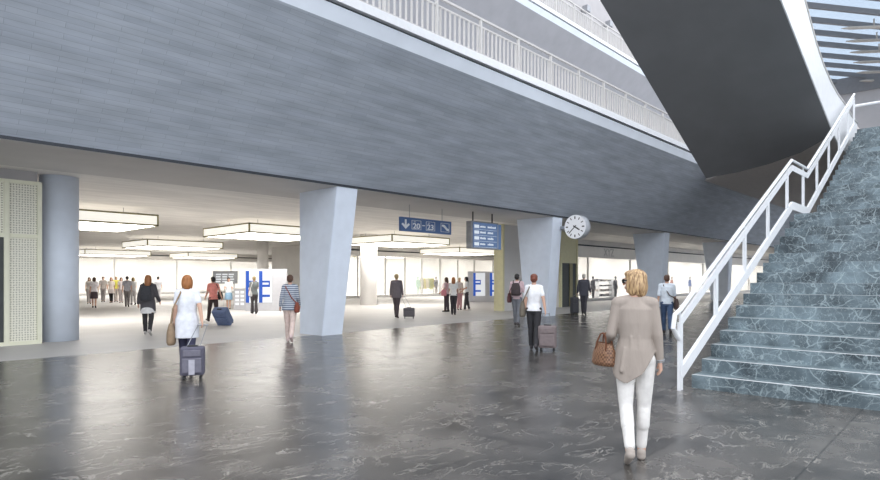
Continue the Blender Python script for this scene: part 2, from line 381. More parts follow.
# ------------------------------------------------------------------ balcony railings
def railing(x0, x1, y, z, label, step=1.93, nb=9, keep=100):
    e = empty('balcony_railing', (0, y, z), 0, label, 'railing')
    n = int((x1 - x0) / step)
    bars = []
    for i in range(n + 1):
        x = x0 + i * step
        bm = bmesh.new(); box(bm, x-.04, x+.04, -.035, .035, 0, 1.15)
        tube(bm, [(x+.06, 0, .03), (x+.03, 0, .3), (x+.075, 0, .55), (x+.035, 0, .93)], .012, 6)
        from_bm('post', bm, M['rail'], e)
        if i < n:
            for k in range(nb): bars.append(x + step * (k + .75) / (nb + .5))
    xe = x0 + n * step
    boxo('handrail', x0, xe, -.04, .04, 1.10, 1.17, M['rail'], e, .01)
    boxo('middle_rail', x0, xe, -.02, .02, .88, .93, M['rail'], e)
    boxo('bottom_rail', x0, xe, -.02, .02, .06, .10, M['rail'], e)
    for x in bars[:keep]: boxo('baluster', x-.011, x+.011, -.033, .033, .10, .89, M['rail'], e)
    if len(bars) > keep:
        bm = bmesh.new()
        for x in bars[keep:]: box(bm, x-.011, x+.011, -.033, .033, .10, .89)
        o = from_bm('baluster', bm, M['rail'], e); o['kind'] = 'stuff'
railing(7.95, 34.9, YB - .02, ZB + .66, 'lower balcony railing with closely set off white balusters')
railing(15.67, 42.6, YB2 - .02, ZB2 + .56, 'upper balcony railing on the storey above, near the top edge')
for i, (x, l) in enumerate(((35.3, 'grey floodlight on the white wall, the upper left one of the two'), (38.5, 'grey floodlight on the white wall, the one nearer the dark stair'))):
    e = empty('floodlight', (x, 19.98, 19.6), 0, l, 'floodlight', 'floodlights above the upper balcony')
    bm = bmesh.new(); box(bm, -.22, .22, -.55, -.15, -.2, .22, 0, .03); from_bm('housing', bm, M['steel'], e)
    bm = bmesh.new(); box(bm, -.05, .05, -.2, .02, -.05, .05); from_bm('bracket', bm, M['steel'], e)

# ------------------------------------------------------------------ upper flight passing overhead
def overhead():
    e = empty('upper_staircase', (22, 5.5, 5.3), 0, 'dark grey underside of the upper stair with white parapet, overhead at right', 'staircase')
    o = V((22, 5.5, 5.3))
    end = [V((22, 7.45, 5.25)), V((22.5, 6.5, 5.42)), V((22.75, 5.6, 5.62)), V((22.6, 4.6, 5.85)), V((22.25, 4.0, 6.05)), V((22, 3.6, 6.17))]
    m = len(end) - 1
    dl = (V((14.1, 7.45, 8.94)) - end[0]); dr = (V((15.6, 3.6, 8.2)) - end[-1])
    rows = []
    for t in (0, .04, .12, .25, .5, 1.0, 1.5, 2.1):
        row = []
        for k, p in enumerate(end):
            f = (7.45 - p.y) / 3.85
            d = dl.lerp(dr, f)
            base = end[0].lerp(end[-1], f)
            w = max(0, 1 - t * 3.5)
            row.append(base.lerp(p, w) + d * t)
        rows.append(row)
    bm = bmesh.new()
    lo = [[bm.verts.new(p - o) for p in r] for r in rows]; hi = [[bm.verts.new(p - o + V((0, 0, .55))) for p in r] for r in rows]
    for g, fl in ((lo, 0), (hi, 1)):
        for a, b in zip(g, g[1:]):
            for k in range(m): bm.faces.new((a[k], a[k+1], b[k+1], b[k]))
    for k in range(m):
        bm.faces.new((lo[0][k], lo[0][k+1], hi[0][k+1], hi[0][k])); bm.faces.new((lo[-1][k], lo[-1][k+1], hi[-1][k+1], hi[-1][k]))
    for k in (0, m):
        for i in range(len(rows)-1): bm.faces.new((lo[i][k], lo[i+1][k], hi[i+1][k], hi[i][k]))
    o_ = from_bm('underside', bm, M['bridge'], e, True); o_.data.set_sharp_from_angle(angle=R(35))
    bot = [(8.5, 10.45), (15.6, 8.2), (22, 6.17), (23.0, 5.95), (26.5, 5.9)]
    top = [(26.5, 7.35), (25.2, 7.38), (24.1, 7.5), (22.6, 7.55), (21.5, 7.68), (20.4, 7.9), (19.4, 8.25), (17.9, 9.02), (10.2, 11.9)]
    prismo('parapet', [(x - o.x, z - o.z) for x, z in bot + top], 'y', 3.57 - o.y, 3.61 - o.y, M['white'], e)
    bm = bmesh.new(); tube(bm, [(x - o.x, 3.59 - o.y, z - o.z + .05) for x, z in top], .05, 8)
    from_bm('rim', bm, M['rail'], e, True)
overhead()
struct(prismo('ceiling_landing', [(34.2, 11.66), (25.2, 3.7), (43.9, 3.7), (43.9, 7.6), (99, 7.6), (99, 11.66)], 'z', 7.1, 7.5, M['slab']))

# ------------------------------------------------------------------ main staircase
XS, YS = 9.04, 3.27; RISE, TREAD = .195, .424
nos = []
for i in range(33):
    z = RISE * (i + 1) if i < 16 else RISE * 16 + .21 * (i - 15); x = XS + TREAD * i if i < 16 else XS + TREAD * 15 + 2.0 + TREAD * (i - 16)
    nos.append((x, z))
def stair():
    e = empty('staircase', (XS, 0, 0), 0, 'broad staircase of blue green veined marble with tread edges painted pale as if lit', 'staircase')
    for i, (x, z) in enumerate(nos):
        x1 = nos[i+1][0] if i < 32 else x + 1.5
        bm = bmesh.new(); box(bm, x - XS, x1 - XS + .03, -5, YS, max(0, z - .6), z)
        s = from_bm('step' if i != 15 else 'landing', bm, M['marble'], e)
        boxo('nosing', x - XS + .002, x - XS + .07, -5, YS, z - .004, z + .001, M['nosing'], s)
stair()
struct(boxo('floor_landing', nos[-1][0] + 1.5, 60, -14, 3.4, 6.1, nos[-1][1], M['marble']))
struct(boxo('wall_unseen_block', 13, 44.4, -9.4, -9, 0, 13.1, M['wall']))  # unseen wall, added to block sky and darken the facade's right part
struct(boxo('wall_end', 44, 44.4, -14, 7.6, nos[-1][1] - .4, 13.1, M['greywall']))
struct(boxo('trim_9', 43.85, 44.4, -14, 7.6, 13.1, 14.1, M['roofbeam']))
def zline(x):                                       # height of the nosing line along the stair
    k = RISE / TREAD; xl = nos[15][0]
    if x < xl: return nos[0][1] + (x - XS) * k
    if x < xl + 2.0 - .42: return nos[15][1]
    return nos[15][1] + (x - xl - 1.58) * .21 / TREAD
def stair_rail():
    y = YS + .05
    e = empty('stair_railing', (8.65, y, 0), 0, 'white steel railing with double handrail along the left of the marble stair', 'railing')
    ox = 8.65; xl = nos[15][0]; xe = 24.0
    def path(h):
        q = .017 if h > .5 else 0                       # the handrail climbs a touch more than the nosings
        return [(x, zline(x - (.001 if 0 < k < 3 else 0)) + h + q * min(x - 8.72, 7.6)) for k, x in enumerate((8.72, xl, xl + 1.58, xe))]
    def strip(lo, hi, yw, name):
        a, b = path(lo), path(hi)
        # drop the flat part onto the landing where the two slopes meet it
        return prismo(name, [(px - ox, pz) for px, pz in a + b[::-1]], 'y', -yw/2, yw/2, M['white'], e)
    s = strip(.10, .29, .05, 'stringer')
    strip(.89, 1.02, .035, 'lower_handrail')
    h = path(1.13)
    bm = bmesh.new()
    pts = [(8.74 - ox, 0, .72), (8.60 - ox, 0, .80), (8.46 - ox, 0, .93), (8.52 - ox, 0, h[0][1] - .06)] + [(px - ox, 0, pz) for px, pz in h]
    tube(bm, pts, .034, 10); from_bm('handrail', bm, M['white'], e, False)
    for k, x in enumerate((8.72, 10.27, 11.84, 13.41, 14.98, 16.55, 18.12, 19.69, 21.26, 22.83, 23.95)):
        z0 = 0 if k == 0 else zline(x) + .1
        bm = bmesh.new(); q = .017 * min(x - 8.72, 7.6); box(bm, x - ox - .06, x - ox + .06, -.02, .02, z0, zline(x) + .95 + q)
        box(bm, x - ox - .012, x - ox + .012, -.012, .012, zline(x) + .9 + q, zline(x) + 1.13 + q)
        from_bm('post', bm, M['white'], e)
stair_rail()
bm = bmesh.new(); tube(bm, [(26.3, 3.62, 8.0), (26.3, -8.5, 8.0)], .05, 8)
for y in (-1.0, -5.0, -8.3): tube(bm, [(26.3, y, nos[-1][1] - .01), (26.3, y, 8.0)], .03, 8)
tag(from_bm('landing_railing', bm, M['white']), 'thin white rail on the landing at the stair top', 'railing')

# ------------------------------------------------------------------ glazed roof at top right
D = V((math.cos(R(-35.5)), math.sin(R(-35.5)), 0)); N = V((-D.y, D.x, 0))
roof_pts = []
for k, y in enumerate((-6, 9, 23, 35, 46, 57, 66, 74, 82, 88)):
    t = (14 - EYE) / (278 - y); c = FW * (587 * t) + RT * (405 * t); c.z = 14
    roof_pts.append(c)
    bm = bmesh.new(); bar(bm, c - D * 6, c + D * 16, .14, .24)
    o = from_bm('roof_beam', bm, M['roofbeam'])
    tag(o, 'grey roof beam under the glazed roof at top right', 'beam', 'parallel beams of the glazed roof')
bm = bmesh.new()
a, b = roof_pts[0], roof_pts[-1]
q = [a - D*6, a + D*16, b + D*16, b - D*6]
for dz in (.30, .34): pass
vs = [bm.verts.new(V((p.x, p.y, 14.30))) for p in q]; ws = [bm.verts.new(V((p.x, p.y, 14.34))) for p in q]
bm.faces.new(vs); bm.faces.new(ws[::-1])
for i in range(4): bm.faces.new((vs[i], vs[(i+1) % 4], ws[(i+1) % 4], ws[i]))
o = from_bm('window_1', bm, M['roofglass']); struct(o)
for k in range(1, 7):
    c = roof_pts[k]; p = c + D * (.6 + .25*k) + N * 1.0; d3 = V((math.cos(R(-50)), math.sin(R(-50)), .02))
    bm = bmesh.new(); tube(bm, [V((p.x, p.y, 13.6)), V((p.x, p.y, 13.6)) + d3*.4, V((p.x, p.y, 13.6)) + d3*9], [.02, .075, .075], 10)
    bar(bm, V((p.x, p.y, 13.6)) + d3*1.5, V((p.x, p.y, 14.0)) + d3*1.5, .06, .06)
    tag(from_bm('roof_strut', bm, M['strut'], None, False), 'beige tubular strut hung below the glazed roof', 'strut', 'tubular struts of the glazed roof')

# ------------------------------------------------------------------ signs, clock
def direction_sign():
    t = 15.4 / 411.0
    e = empty('direction_sign', (15.70, 15.4, 3.34), 0, 'blue hanging direction sign with arrow and platform numbers 20 to 23', 'sign'); e.scale = (1.09, 1, .82)
    w = 1.24
    boxo('board', -w, w, -.05, .05, 0, .62, M['blue'], e, .008)
    y = -.058
    def flat(pts, name='arrow', m=M['signwhite']): return prismo(name, pts, 'y', y - .004, y + .006, m, e)
    flat([(-1.06, .52), (-.98, .52), (-.98, .27), (-.89, .36), (-.83, .30), (-1.02, .10), (-1.21, .30), (-1.15, .36), (-1.06, .27)])
    def square(cx, s=.22):
        bm = bmesh.new()
        for x0, x1, z0, z1 in ((cx-s, cx+s, .10, .115), (cx-s, cx+s, .50, .515), (cx-s, cx-s+.015, .10, .515), (cx+s-.015, cx+s, .10, .515)): box(bm, x0, x1, y-.004, y+.006, z0, z1)
        return from_bm('pictogram_frame', bm, M['signwhite'], e)
    for cx, s in ((-.52, '20'), (.16, '23')):
        square(cx)
        text_mesh('number', s, .34, M['signwhite'], e, Matrix.Translation((cx, y, .25)) @ FRONT, .006, 'CENTER', .008)
        flat([(cx-.13, .43), (cx-.13, .455), (cx-.03, .455), (cx-.03, .43)], 'small_line')
    flat([(-.24, .29), (-.24, .33), (-.12, .33), (-.12, .29)], 'dash')
    square(.90)
    flat([(.74, .44), (.74, .35), (.80, .35), (1.0, .16), (1.09, .16), (1.09, .26), (1.03, .27), (.95, .36), (.88, .43), (.82, .44)], 'escalator_symbol')
    for x in (-.8, .8): bm = bmesh.new(); tube(bm, [(x, 0, .6), (x, 0, (ZS - 3.335) / .82)], .012, 6); from_bm('hanger', bm, M['steel'], e)
direction_sign()
def board():
    e = empty('departures_board', (17.86, 15.0, 2.83), 0, 'hanging departures board with blue screen and white text rows', 'display')
    boxo('housing', 0, 1.75, 0, .28, 0, 1.10, M['steel'], e, .01)
    s = boxo('screen', .10, 1.66, -.02, .01, .05, 1.05, M['screen'], e)
    boxo('side_panel', 1.75, 2.0, .05, .22, .02, 1.06, M['screen'], e)
    rnd = random.Random(3)
    bm = bmesh.new()
    for k in range(4):
        z = .86 - k * .235
        box(bm, .15, .45, -.026, -.018, z - .03, z + .10)
        for x0, x1 in ((.52, .85), (1.0, 1.0 + rnd.choice((.3, .52, .36, .45)))):
            x = x0
            while x < x1:
                w = rnd.uniform(.035, .06); box(bm, x, x + w, -.026, -.018, z, z + rnd.uniform(.055, .085)); x += w + .018
        box(bm, .14, 1.6, -.026, -.018, z - .09, z - .08)
    from_bm('text_row', bm, M['screentext'], s)
    for x in (.25, 1.5): bm = bmesh.new(); tube(bm, [(x, .14, 1.08), (x, .14, ZS - 2.82)], .03, 8); from_bm('hanger', bm, M['black'], e)
board()
def clock():
    e = empty('station_clock', (22.72, 13.1, 3.87), R(0), 'round white station clock with black hands on the column under the facade', 'clock')
    bm = bmesh.new(); tube(bm, [(-.15, 0, 0), (.25, 0, 0)], .52, 48); case = from_bm('case', bm, M['clockcase'], e)
    for p in case.data.polygons: p.use_smooth = len(p.vertices) == 4
    bm = bmesh.new()
    tube(bm, [(-.15, 0, 0), (-.165, 0, 0)], .515, 48)
    from_bm('dial', bm, M['dial'], e)
    for k in range(12):
        a = k * math.pi / 6; big = k % 3 == 0; bm = bmesh.new()
        box(bm, -.174, -.164, -.026 if big else -.018, .026 if big else .018, .34, .45, 0, 0, Matrix.Rotation(a, 4, 'X'))
        from_bm('hour_mark', bm, M['black'], e)
    # seen from the -X side, clockwise runs towards -Y
    def hand(name, ang, l, w, x):
        bm = bmesh.new(); box(bm, x - .004, x + .004, -w, w, -.09, l, 0, 0, Matrix.Rotation(R(ang), 4, 'X')); from_bm(name, bm, M['black'], e)
    hand('hour_hand', 122, .27, .028, -.178)
    hand('minute_hand', 226, .40, .018, -.188)
    bm = bmesh.new(); tube(bm, [(-.165, 0, 0), (-.195, 0, 0)], .03, 12); from_bm('hub', bm, M['black'], e)
    bm = bmesh.new(); box(bm, -.13, .0, .48, .80, -.07, .07); from_bm('bracket', bm, M['steel'], e)
clock()

# ------------------------------------------------------------------ shops
def shop(lamp, x0, x1, y, depth, mull, label, zt=3.1, sign_h=.8, letters=None, lx=0):
    e = empty('shop_front', (x0, y, 0), 0, label, 'shop')
    L = x1 - x0
    boxo('plinth', 0, L, -.05, .2, 0, .22, M['mullion'], e)
    sg = boxo('sign_band', 0, L, -.08, .25, zt, zt + sign_h, M['wall'], e)
    boxo('cornice', 0, L, -.12, .25, zt + sign_h, zt + sign_h + .09, M['groove'], e)
    boxo('bulkhead', 0, L, -.02, .25, zt + sign_h + .09, ZS, M['ceiling'], e)
    xs = [m for m in mull]
    for m in xs:
        boxo('mullion', m - .05, m + .05, -.04, .08, .22, zt, M['mullion'], e)
    for a, b in zip(xs, xs[1:]): boxo('glass_pane', a + .05, b - .05, .0, .02, .22, zt, M['shopglass'], e)
    struct(boxo('floor_shop', x0, x1, y + .2, y + depth, 0, .05, M['wall']))
    struct(boxo('wall_shop', x0, x1, y + depth, y + depth + .2, 0, ZS, M['wall']))
    for x in (0, L - .15): struct(boxo('wall_shop', x0 + x, x0 + x + .15, y + .25, y + depth, 0, ZS, M['wall']))
    struct(boxo('ceiling_shop', x0 + .15, x1 - .15, y + .25, y + depth, ZS - .4, ZS - .05, M['wall']))
    n = max(2, int(L / 6))
    for k in range(n):
        cx = x0 + L * (k + .5) / n; tag(boxo('ceiling_lamp', cx - 1.6, cx + 1.6, y + depth*.35, y + depth*.75, ZS - .46, ZS - .405, M['shoplight']), lamp, 'light', lamp + 's')
    if letters: text_mesh('lettering', letters, .80, M['mullion'], sg, Matrix.Translation((lx, -.09, zt + sign_h/2)) @ FRONT, .01)
    return e
shop('flat ceiling lamp inside the hall shop behind the waiting group', 27, 61, 37.4, 7.5, [.1, 3.2, 6.2, 8.5, 10.6, 13, 15.5, 18, 21, 24, 27, 30, 33.9], 'wide glazed shop front in the hall behind the waiting group', 3.45, .42)
shop('flat ceiling lamp inside the shop right of the clock', 35.4, 84, 20.6, 6.0, [.1, 1.85, 8.5, 15.9, 24.6, 31, 39.7, 48.5], 'glazed shop front under a grey sign band right of the clock', 3.1, .78, 'XYZ', 4.8)
shop('flat ceiling lamp added in the far shop to brighten the hall', 8, 52, 62.0, 8.0, [.1, 6, 12, 18, 24, 30, 37, 43.9], 'added glazed shop front brightening the far end of the hall at left', 3.5, .4)  # made-up lit shop, added to brighten the far end of the hall

def mannequin_mesh(): pass

# ------------------------------------------------------------------ implicit-union figure builder
class Prims:
    def __init__(s): s.bm = bmesh.new()
    def ell(s, c, r, rot=None): ellipsoid(s.bm, c, r, rot); return s
    def cone(s, p, q, r0, r1):
        p, q = V(p), V(q)
        ellipsoid(s.bm, p, (r0,)*3, None, 14, 8); ellipsoid(s.bm, q, (r1,)*3, None, 14, 8)
        if (q - p).length > 1e-4: tube(s.bm, [p, q], [r0, r1], 14)
        return s
    def chain(s, pts, rs):
        for i in range(len(pts)-1): s.cone(pts[i], pts[i+1], rs[i], rs[i+1])
        return s
    def loft(s, secs, seg=28, rot=None):
        """secs: (z, rx, ry, x, y) ellipses, squared a little"""
        rings = []
        for sec in secs:
            z, rx, ry = sec[:3]; x = sec[3] if len(sec) > 3 else 0; y = sec[4] if len(sec) > 4 else 0
            dz = sec[5] if len(sec) > 5 else (lambda a: 0)
            ring = []
            for k in range(seg):
                a = 2*math.pi*k/seg; ca, sa = math.cos(a), math.sin(a); e = .86
                ring.append(s.bm.verts.new((x + rx*math.copysign(abs(ca)**e, ca), y + ry*math.copysign(abs(sa)**e, sa), z + dz(a))))
            rings.append(ring)
        for a, b in zip(rings, rings[1:]):
            for k in range(seg): s.bm.faces.new((a[k], a[(k+1) % seg], b[(k+1) % seg], b[k]))
        s.bm.faces.new(rings[0][::-1]); s.bm.faces.new(rings[-1])
        return s
    def build(s, name, mat, parent, voxel, smooth=3, M4=None):
        bmesh.ops.recalc_face_normals(s.bm, faces=s.bm.faces)
        me = bpy.data.meshes.new(name); s.bm.to_mesh(me); s.bm.free()
        o = bpy.data.objects.new(name, me); C.objects.link(o)
        md = o.modifiers.new('r', 'REMESH'); md.mode = 'VOXEL'; md.voxel_size = voxel; md.use_smooth_shade = True
        if smooth:
            sm = o.modifiers.new('s', 'SMOOTH'); sm.iterations = smooth; sm.factor = .5
        dg = bpy.context.evaluated_depsgraph_get()
        me2 = bpy.data.meshes.new_from_object(o.evaluated_get(dg))
        bpy.data.objects.remove(o); bpy.data.meshes.remove(me)
        me2.name = name
        if M4 is not None: me2.transform(M4)
        return link(name, me2, mat, parent, True)

SKIN = pbr('light skin', (.62,.38,.28,1), .5, var=.04)
MATS = {}
def cloth(r, g, b, rough=.85):
    k = (r, g, b)
    if k not in MATS: MATS[k] = pbr('cloth %d %d %d' % k, rgb(r, g, b), rough, var=.10, scale=14)
    return MATS[k]
def striped(c1, c2):
    m, nt, b = new_mat('striped knit'); L = nt.links
    tc = node(nt, 'ShaderNodeTexCoord'); w = node(nt, 'ShaderNodeTexWave', Scale=6.0, Distortion=.6, bands_direction='Z', wave_profile='SIN'); L.new(tc.outputs['Object'], w.inputs['Vector'])
    r = node(nt, 'ShaderNodeValToRGB'); r.color_ramp.elements[0].color = c1; r.color_ramp.elements[1].color = c2; r.color_ramp.elements[0].position = .4; r.color_ramp.elements[1].position = .6
    L.new(w.outputs['Fac'], r.inputs['Fac']); L.new(r.outputs['Color'], b.inputs['Base Color']); b.inputs['Roughness'].default_value = .85
    return m
def hairmat(c, c2=None):
    m, nt, b = new_mat('hair'); L = nt.links
    tc = node(nt, 'ShaderNodeTexCoord'); mp = node(nt, 'ShaderNodeMapping'); mp.inputs['Scale'].default_value = (1, 1, .12); L.new(tc.outputs['Object'], mp.inputs['Vector'])
    n = node(nt, 'ShaderNodeTexNoise', Scale=70.0, Detail=3.0); L.new(mp.outputs[0], n.inputs['Vector'])
    r = node(nt, 'ShaderNodeValToRGB'); e = r.color_ramp.elements; e[0].position = .35; e[1].position = .65
    e[0].color = c; e[1].color = c2 or tuple(min(1, x*1.7) for x in c[:3]) + (1,)
    L.new(n.outputs['Fac'], r.inputs['Fac']); L.new(r.outputs['Color'], b.inputs['Base Color']); b.inputs['Roughness'].default_value = .45
    bp = node(nt, 'ShaderNodeBump', Strength=.4, Distance=.01); L.new(n.outputs['Fac'], bp.inputs['Height']); L.new(bp.outputs['Normal'], b.inputs['Normal'])
    return m
HAIR = {'brown': hairmat(rgb(70, 46, 32)), 'blond': hairmat(rgb(112, 80, 52), rgb(206, 174, 130)), 'black': hairmat(rgb(28, 24, 22)), 'grey': hairmat(rgb(150, 146, 138)),
        'ginger': hairmat(rgb(140, 90, 50)), 'auburn': hairmat(rgb(98, 50, 34)), 'sand': hairmat(rgb(160, 140, 100))}

def person(label, loc, heading, H=1.7, sex='f', legs=((12, 6), (-14, 20)), arms=((-10, 8, 12), (10, 8, 15)), head_turn=0,
           hair=('bob', 'brown'), top=None, bottom=None, shoes=(60, 55, 52), voxel=.009, adduct=2.0, calf=None, group=None, eyes=False, lean=0):
    """legs: (thigh swing, knee bend) of the left and right leg; arms: (swing, outward, elbow) left, right; degrees.
    local frame: faces +Y, left is -X.  returns (object, hand points in world space)"""
    k = H / 1.7; male = sex == 'm'
    sw = .172 if male else .146
    # --- legs
    J = []
    for i, s in enumerate((-1, 1)):
        a, b = R(legs[i][0]), R(legs[i][1]); ad = R(adduct)
        hip = V((.085 * s, 0, .90)); d1 = V((-s*math.sin(ad), math.sin(a), -math.cos(a))).normalized(); kn = hip + d1 * .43
        cf = math.sin(ad)*.5 if calf is None else math.sin(R(calf)); d2 = V((-s*cf, math.sin(a-b), -math.cos(a-b))).normalized(); an = kn + d2 * .40
        pitch = max(-.9, min(.25, (a - b) * .9))      # heel lifts when the shin trails
        f = V((s*.10, math.cos(pitch), math.sin(pitch))).normalized(); u = V((0, -math.sin(pitch), math.cos(pitch)))
        heel = an - u * .055 - f * .045; toe = an - u * .065 + f * .15
        J.append(dict(hip=hip, knee=kn, ankle=an, heel=heel, toe=toe, f=f, u=u))
    low = min(min(j['heel'].z - .032, j['toe'].z - .024) for j in J)
    dz = V((0, 0, -low))
    for j in J:
        for n in ('hip', 'knee', 'ankle', 'heel', 'toe'): j[n] = j[n] + dz
    z0 = dz.z                                          # torso heights are given for straight legs: shift
    A = []
    for i, s in enumerate((-1, 1)):
        a, o, e = (R(x) for x in arms[i][:3]); inn = R(arms[i][3]) if len(arms[i]) > 3 else 0
        sh = V((sw * s, 0, 1.385 + z0)); d1 = V((s*math.sin(o), math.sin(a)*math.cos(o), -math.cos(a)*math.cos(o))).normalized(); el = sh + d1 * .275
        a2 = a + e; d2 = V((s*math.sin(o*.6 - inn), math.sin(a2)*math.cos(o), -math.cos(a2)*math.cos(o))).normalized(); wr = el + d2 * .235
        A.append(dict(sh=sh, el=el, wr=wr, d=d2, s=s))
    T = lambda z: z + z0
    fb = -.012
    # --- body: one continuous surface
    P = Prims()
    if male: secs = [(.84, .12, .085), (.92, .15, .10), (1.05, .138, .092), (1.25, .158, .105), (1.36, .152, .09), (1.42, .095, .068)]
    else:    secs = [(.84, .12, .088), (.90, .152, .11), (1.05, .115, .082), (1.25, .134, .098), (1.36, .126, .08), (1.42, .08, .062)]
    P.loft([(T(z), rx, ry, 0, fb) for z, rx, ry in secs])
    P.cone((0, -.015, T(1.40)), (0, .005, T(1.53)), .056, .05)
    for j in J:
        P.chain([j['hip'], j['knee'], j['ankle']], [.085, .054, .038])
        P.cone(j['knee'].lerp(j['ankle'], .12) + V((0, -.012, 0)), j['knee'].lerp(j['ankle'], .45) + V((0, -.012, 0)), .05, .05)
        P.cone(j['ankle'], j['heel'], .034, .028); P.cone(j['heel'], j['toe'], .03, .022); P.cone(j['ankle'], j['toe'], .034, .022)
    for a in A:
        P.cone((a['s']*.06, -.01, T(1.40)), a['sh'], .055, .05)
        P.chain([a['sh'], a['el'], a['wr']], [.05, .038, .026])
        d = a['d']; side = V((1, 0, 0)); fw = d.cross(side).normalized()       # palm faces inwards: fingers spread along fw
        if fw.y < 0: fw = -fw
        inn = V((-a['s'], 0, 0))
        pc = a['wr'] + d * .05
        P.cone(a['wr'] + d*.01 + fw*.012, pc + d*.03 + fw*.024, .019, .016); P.cone(a['wr'] + d*.01 - fw*.012, pc + d*.03 - fw*.024, .019, .016); P.cone(a['wr'] + d*.01, pc + d*.03, .02, .017)
        for q, l in ((-.033, .055), (-.011, .068), (.012, .074), (.034, .066)):
            b0 = pc + d*.025 + fw*q; b1 = b0 + (d*.9 + inn*.25) * l*.55; b2 = b1 + (d*.65 + inn*.6) * l*.5
            P.chain([b0, b1, b2], [.0095, .0085, .0075])
        t0 = a['wr'] + d*.025 + fw*.028; P.chain([t0, t0 + d*.035 + fw*.028 + inn*.01, t0 + d*.066 + fw*.034 + inn*.022], [.0125, .0105, .0085])
    # head
    hq = Quaternion((0, 0, 1), R(head_turn)); hc = V((0, .012, T(1.588)))
    def hp(x, y, z): return hc + hq @ V((x, y, z))
    P.ell(hp(0, -.008, .012), (.074, .094, .100), hq); P.ell(hp(0, .022, -.045), (.056, .066, .062), hq); P.ell(hp(0, .058, -.085), (.03, .025, .02), hq)
    P.cone(hp(0, .088, .012), hp(0, .108, -.022), .008, .0135); P.ell(hp(0, .088, -.052), (.022, .010, .006), hq); P.ell(hp(0, .086, -.062), (.019, .010, .006), hq)
    P.ell(hp(0, .078, .03), (.05, .016, .009), hq)
    for s in (-1, 1): P.ell(hp(.075*s, -.005, -.01), (.01, .018, .032), hq)
    body = P.build('person', SKIN, None, voxel, 2)
    tag(body, label, 'person', group)
    # --- clothes
    tv = voxel * 1.1
    kind, col = top[0], top[1]; long = kind in ('sweater', 'jacket', 'longshirt', 'coat', 'drape')
    th = .035 if kind in ('jacket', 'coat') else .022
    P = Prims()
    hem = {'tee': .86, 'shirt': .86, 'longshirt': .88, 'sweater': .80, 'jacket': .76, 'coat': .68, 'tunic': .60, 'tank': .88, 'drape': .80}[kind]
    S2 = [(z, rx + th, ry + th) for z, rx, ry in secs if z >= .9]
    if kind in ('tee', 'shirt', 'longshirt', 'tank'): S2 = [(hem, S2[0][1] + .002, S2[0][2] + .002)] + S2
    elif kind == 'drape': S2 = [(.78, .186, .155), (.98, .166, .142), (1.08, .140, .122), (1.22, .146, .124), (1.345, .146, .110)]
    else: S2 = [(hem, .20 if not male else .195, .15)] + [(.92, max(S2[0][1], .195), S2[0][2] + .008), (1.05, S2[1][1] + .02, S2[1][2] + .015)] + S2[2:]
    S2 = [q for q in S2 if q[0] < 1.4] + [(1.405, .112 if male else .098, .08), (1.452, .062, .06)]
    if kind == 'drape':
        tail = lambda a: .19*max(0, math.cos(a)) - .10*max(0, -math.sin(a))*(1 - max(0, math.cos(a)))
        P.loft([(T(S2[0][0]), S2[0][1], S2[0][2], -.012, fb - .01, tail)] + [(T(z), rx, ry, 0, fb) for z, rx, ry in S2[1:]], 40)
        # soft vertical folds gathering at the back
        for xx, zt, zb_, rr in ((-.12, 1.0, .80, .022), (-.05, 1.10, .76, .024), (.03, 1.12, .80, .018)):
            P.cone((xx*.8, fb - .118, T(zt)), (xx, fb - .138, T(zb_)), rr*.5, rr)
    else: P.loft([(T(z), rx, ry, 0, fb) for z, rx, ry in S2])
    for a in A:
        r0, r1, r2 = (.068, .058, .046) if kind in ('jacket', 'coat') else (.060, .048, .037)
        P.cone((a['s']*.06, -.012, T(1.402)), a['sh'] + V((0, 0, .004)), .066 if kind != 'drape' else .069, r0 + .004)
        if kind == 'tank': continue
        if long: P.chain([a['sh'], a['el'], a['el'].lerp(a['wr'], .92)], [r0, r1, r2])
        elif kind == 'longshirt' or kind == 'shirt': P.cone(a['sh'], a['el'], r0, r1); 
        else: P.cone(a['sh'], a['sh'].lerp(a['el'], .62), r0, r1 + .008)
    P.build({'tee': 'shirt', 'tank': 'top', 'longshirt': 'shirt', 'drape': 'sweater'}.get(kind, kind), col if not isinstance(col, tuple) else cloth(*col), body, tv, 14 if kind == 'drape' else 5)
    kind, col = bottom
    P = Prims(); cm = col if not isinstance(col, tuple) else cloth(*col)
    if kind in ('trousers', 'flares', 'skinny'):
        ex = .012 if kind == 'skinny' else .018
        P.loft([(T(.80), .125 if not male else .13, .095, 0, fb), (T(.88), secs[1][1] + ex, secs[1][2] + ex*.8, 0, fb), (T(.97), secs[1][1] + .004, secs[1][2], 0, fb)])
        for j in J:
            e1 = {'skinny': .062, 'trousers': .07, 'flares': .062}[kind]; e2 = {'skinny': .046, 'trousers': .060, 'flares': .085}[kind]
            P.chain([j['hip'] + V((0, -.004, -.02)), j['knee'], j['ankle'] + V((0, 0, .02 if kind != 'skinny' else .035))], [.094 + ex*.3, e1, e2])
            P.ell(j['hip'] + V((0, -.045, .0)), (.085, .075, .085))
            P.cone(j['knee'].lerp(j['ankle'], .12) + V((0, -.012, 0)), j['knee'].lerp(j['ankle'], .45) + V((0, -.012, 0)), e1*.95, e1*.95)
        P.build('trousers', cm, body, tv, 10 if kind == 'skinny' else 4)
    else:
        zb = {'skirt': .50, 'mini': .62}[kind]
        cy = (J[0]['knee'].y + J[1]['knee'].y) / 2
        P.loft([(T(zb), .20, .19, 0, cy*.5), (T(.8), .185, .15, 0, fb), (T(.98), .15, .115, 0, fb)])
        P.build('skirt', cm, body, tv, 3)
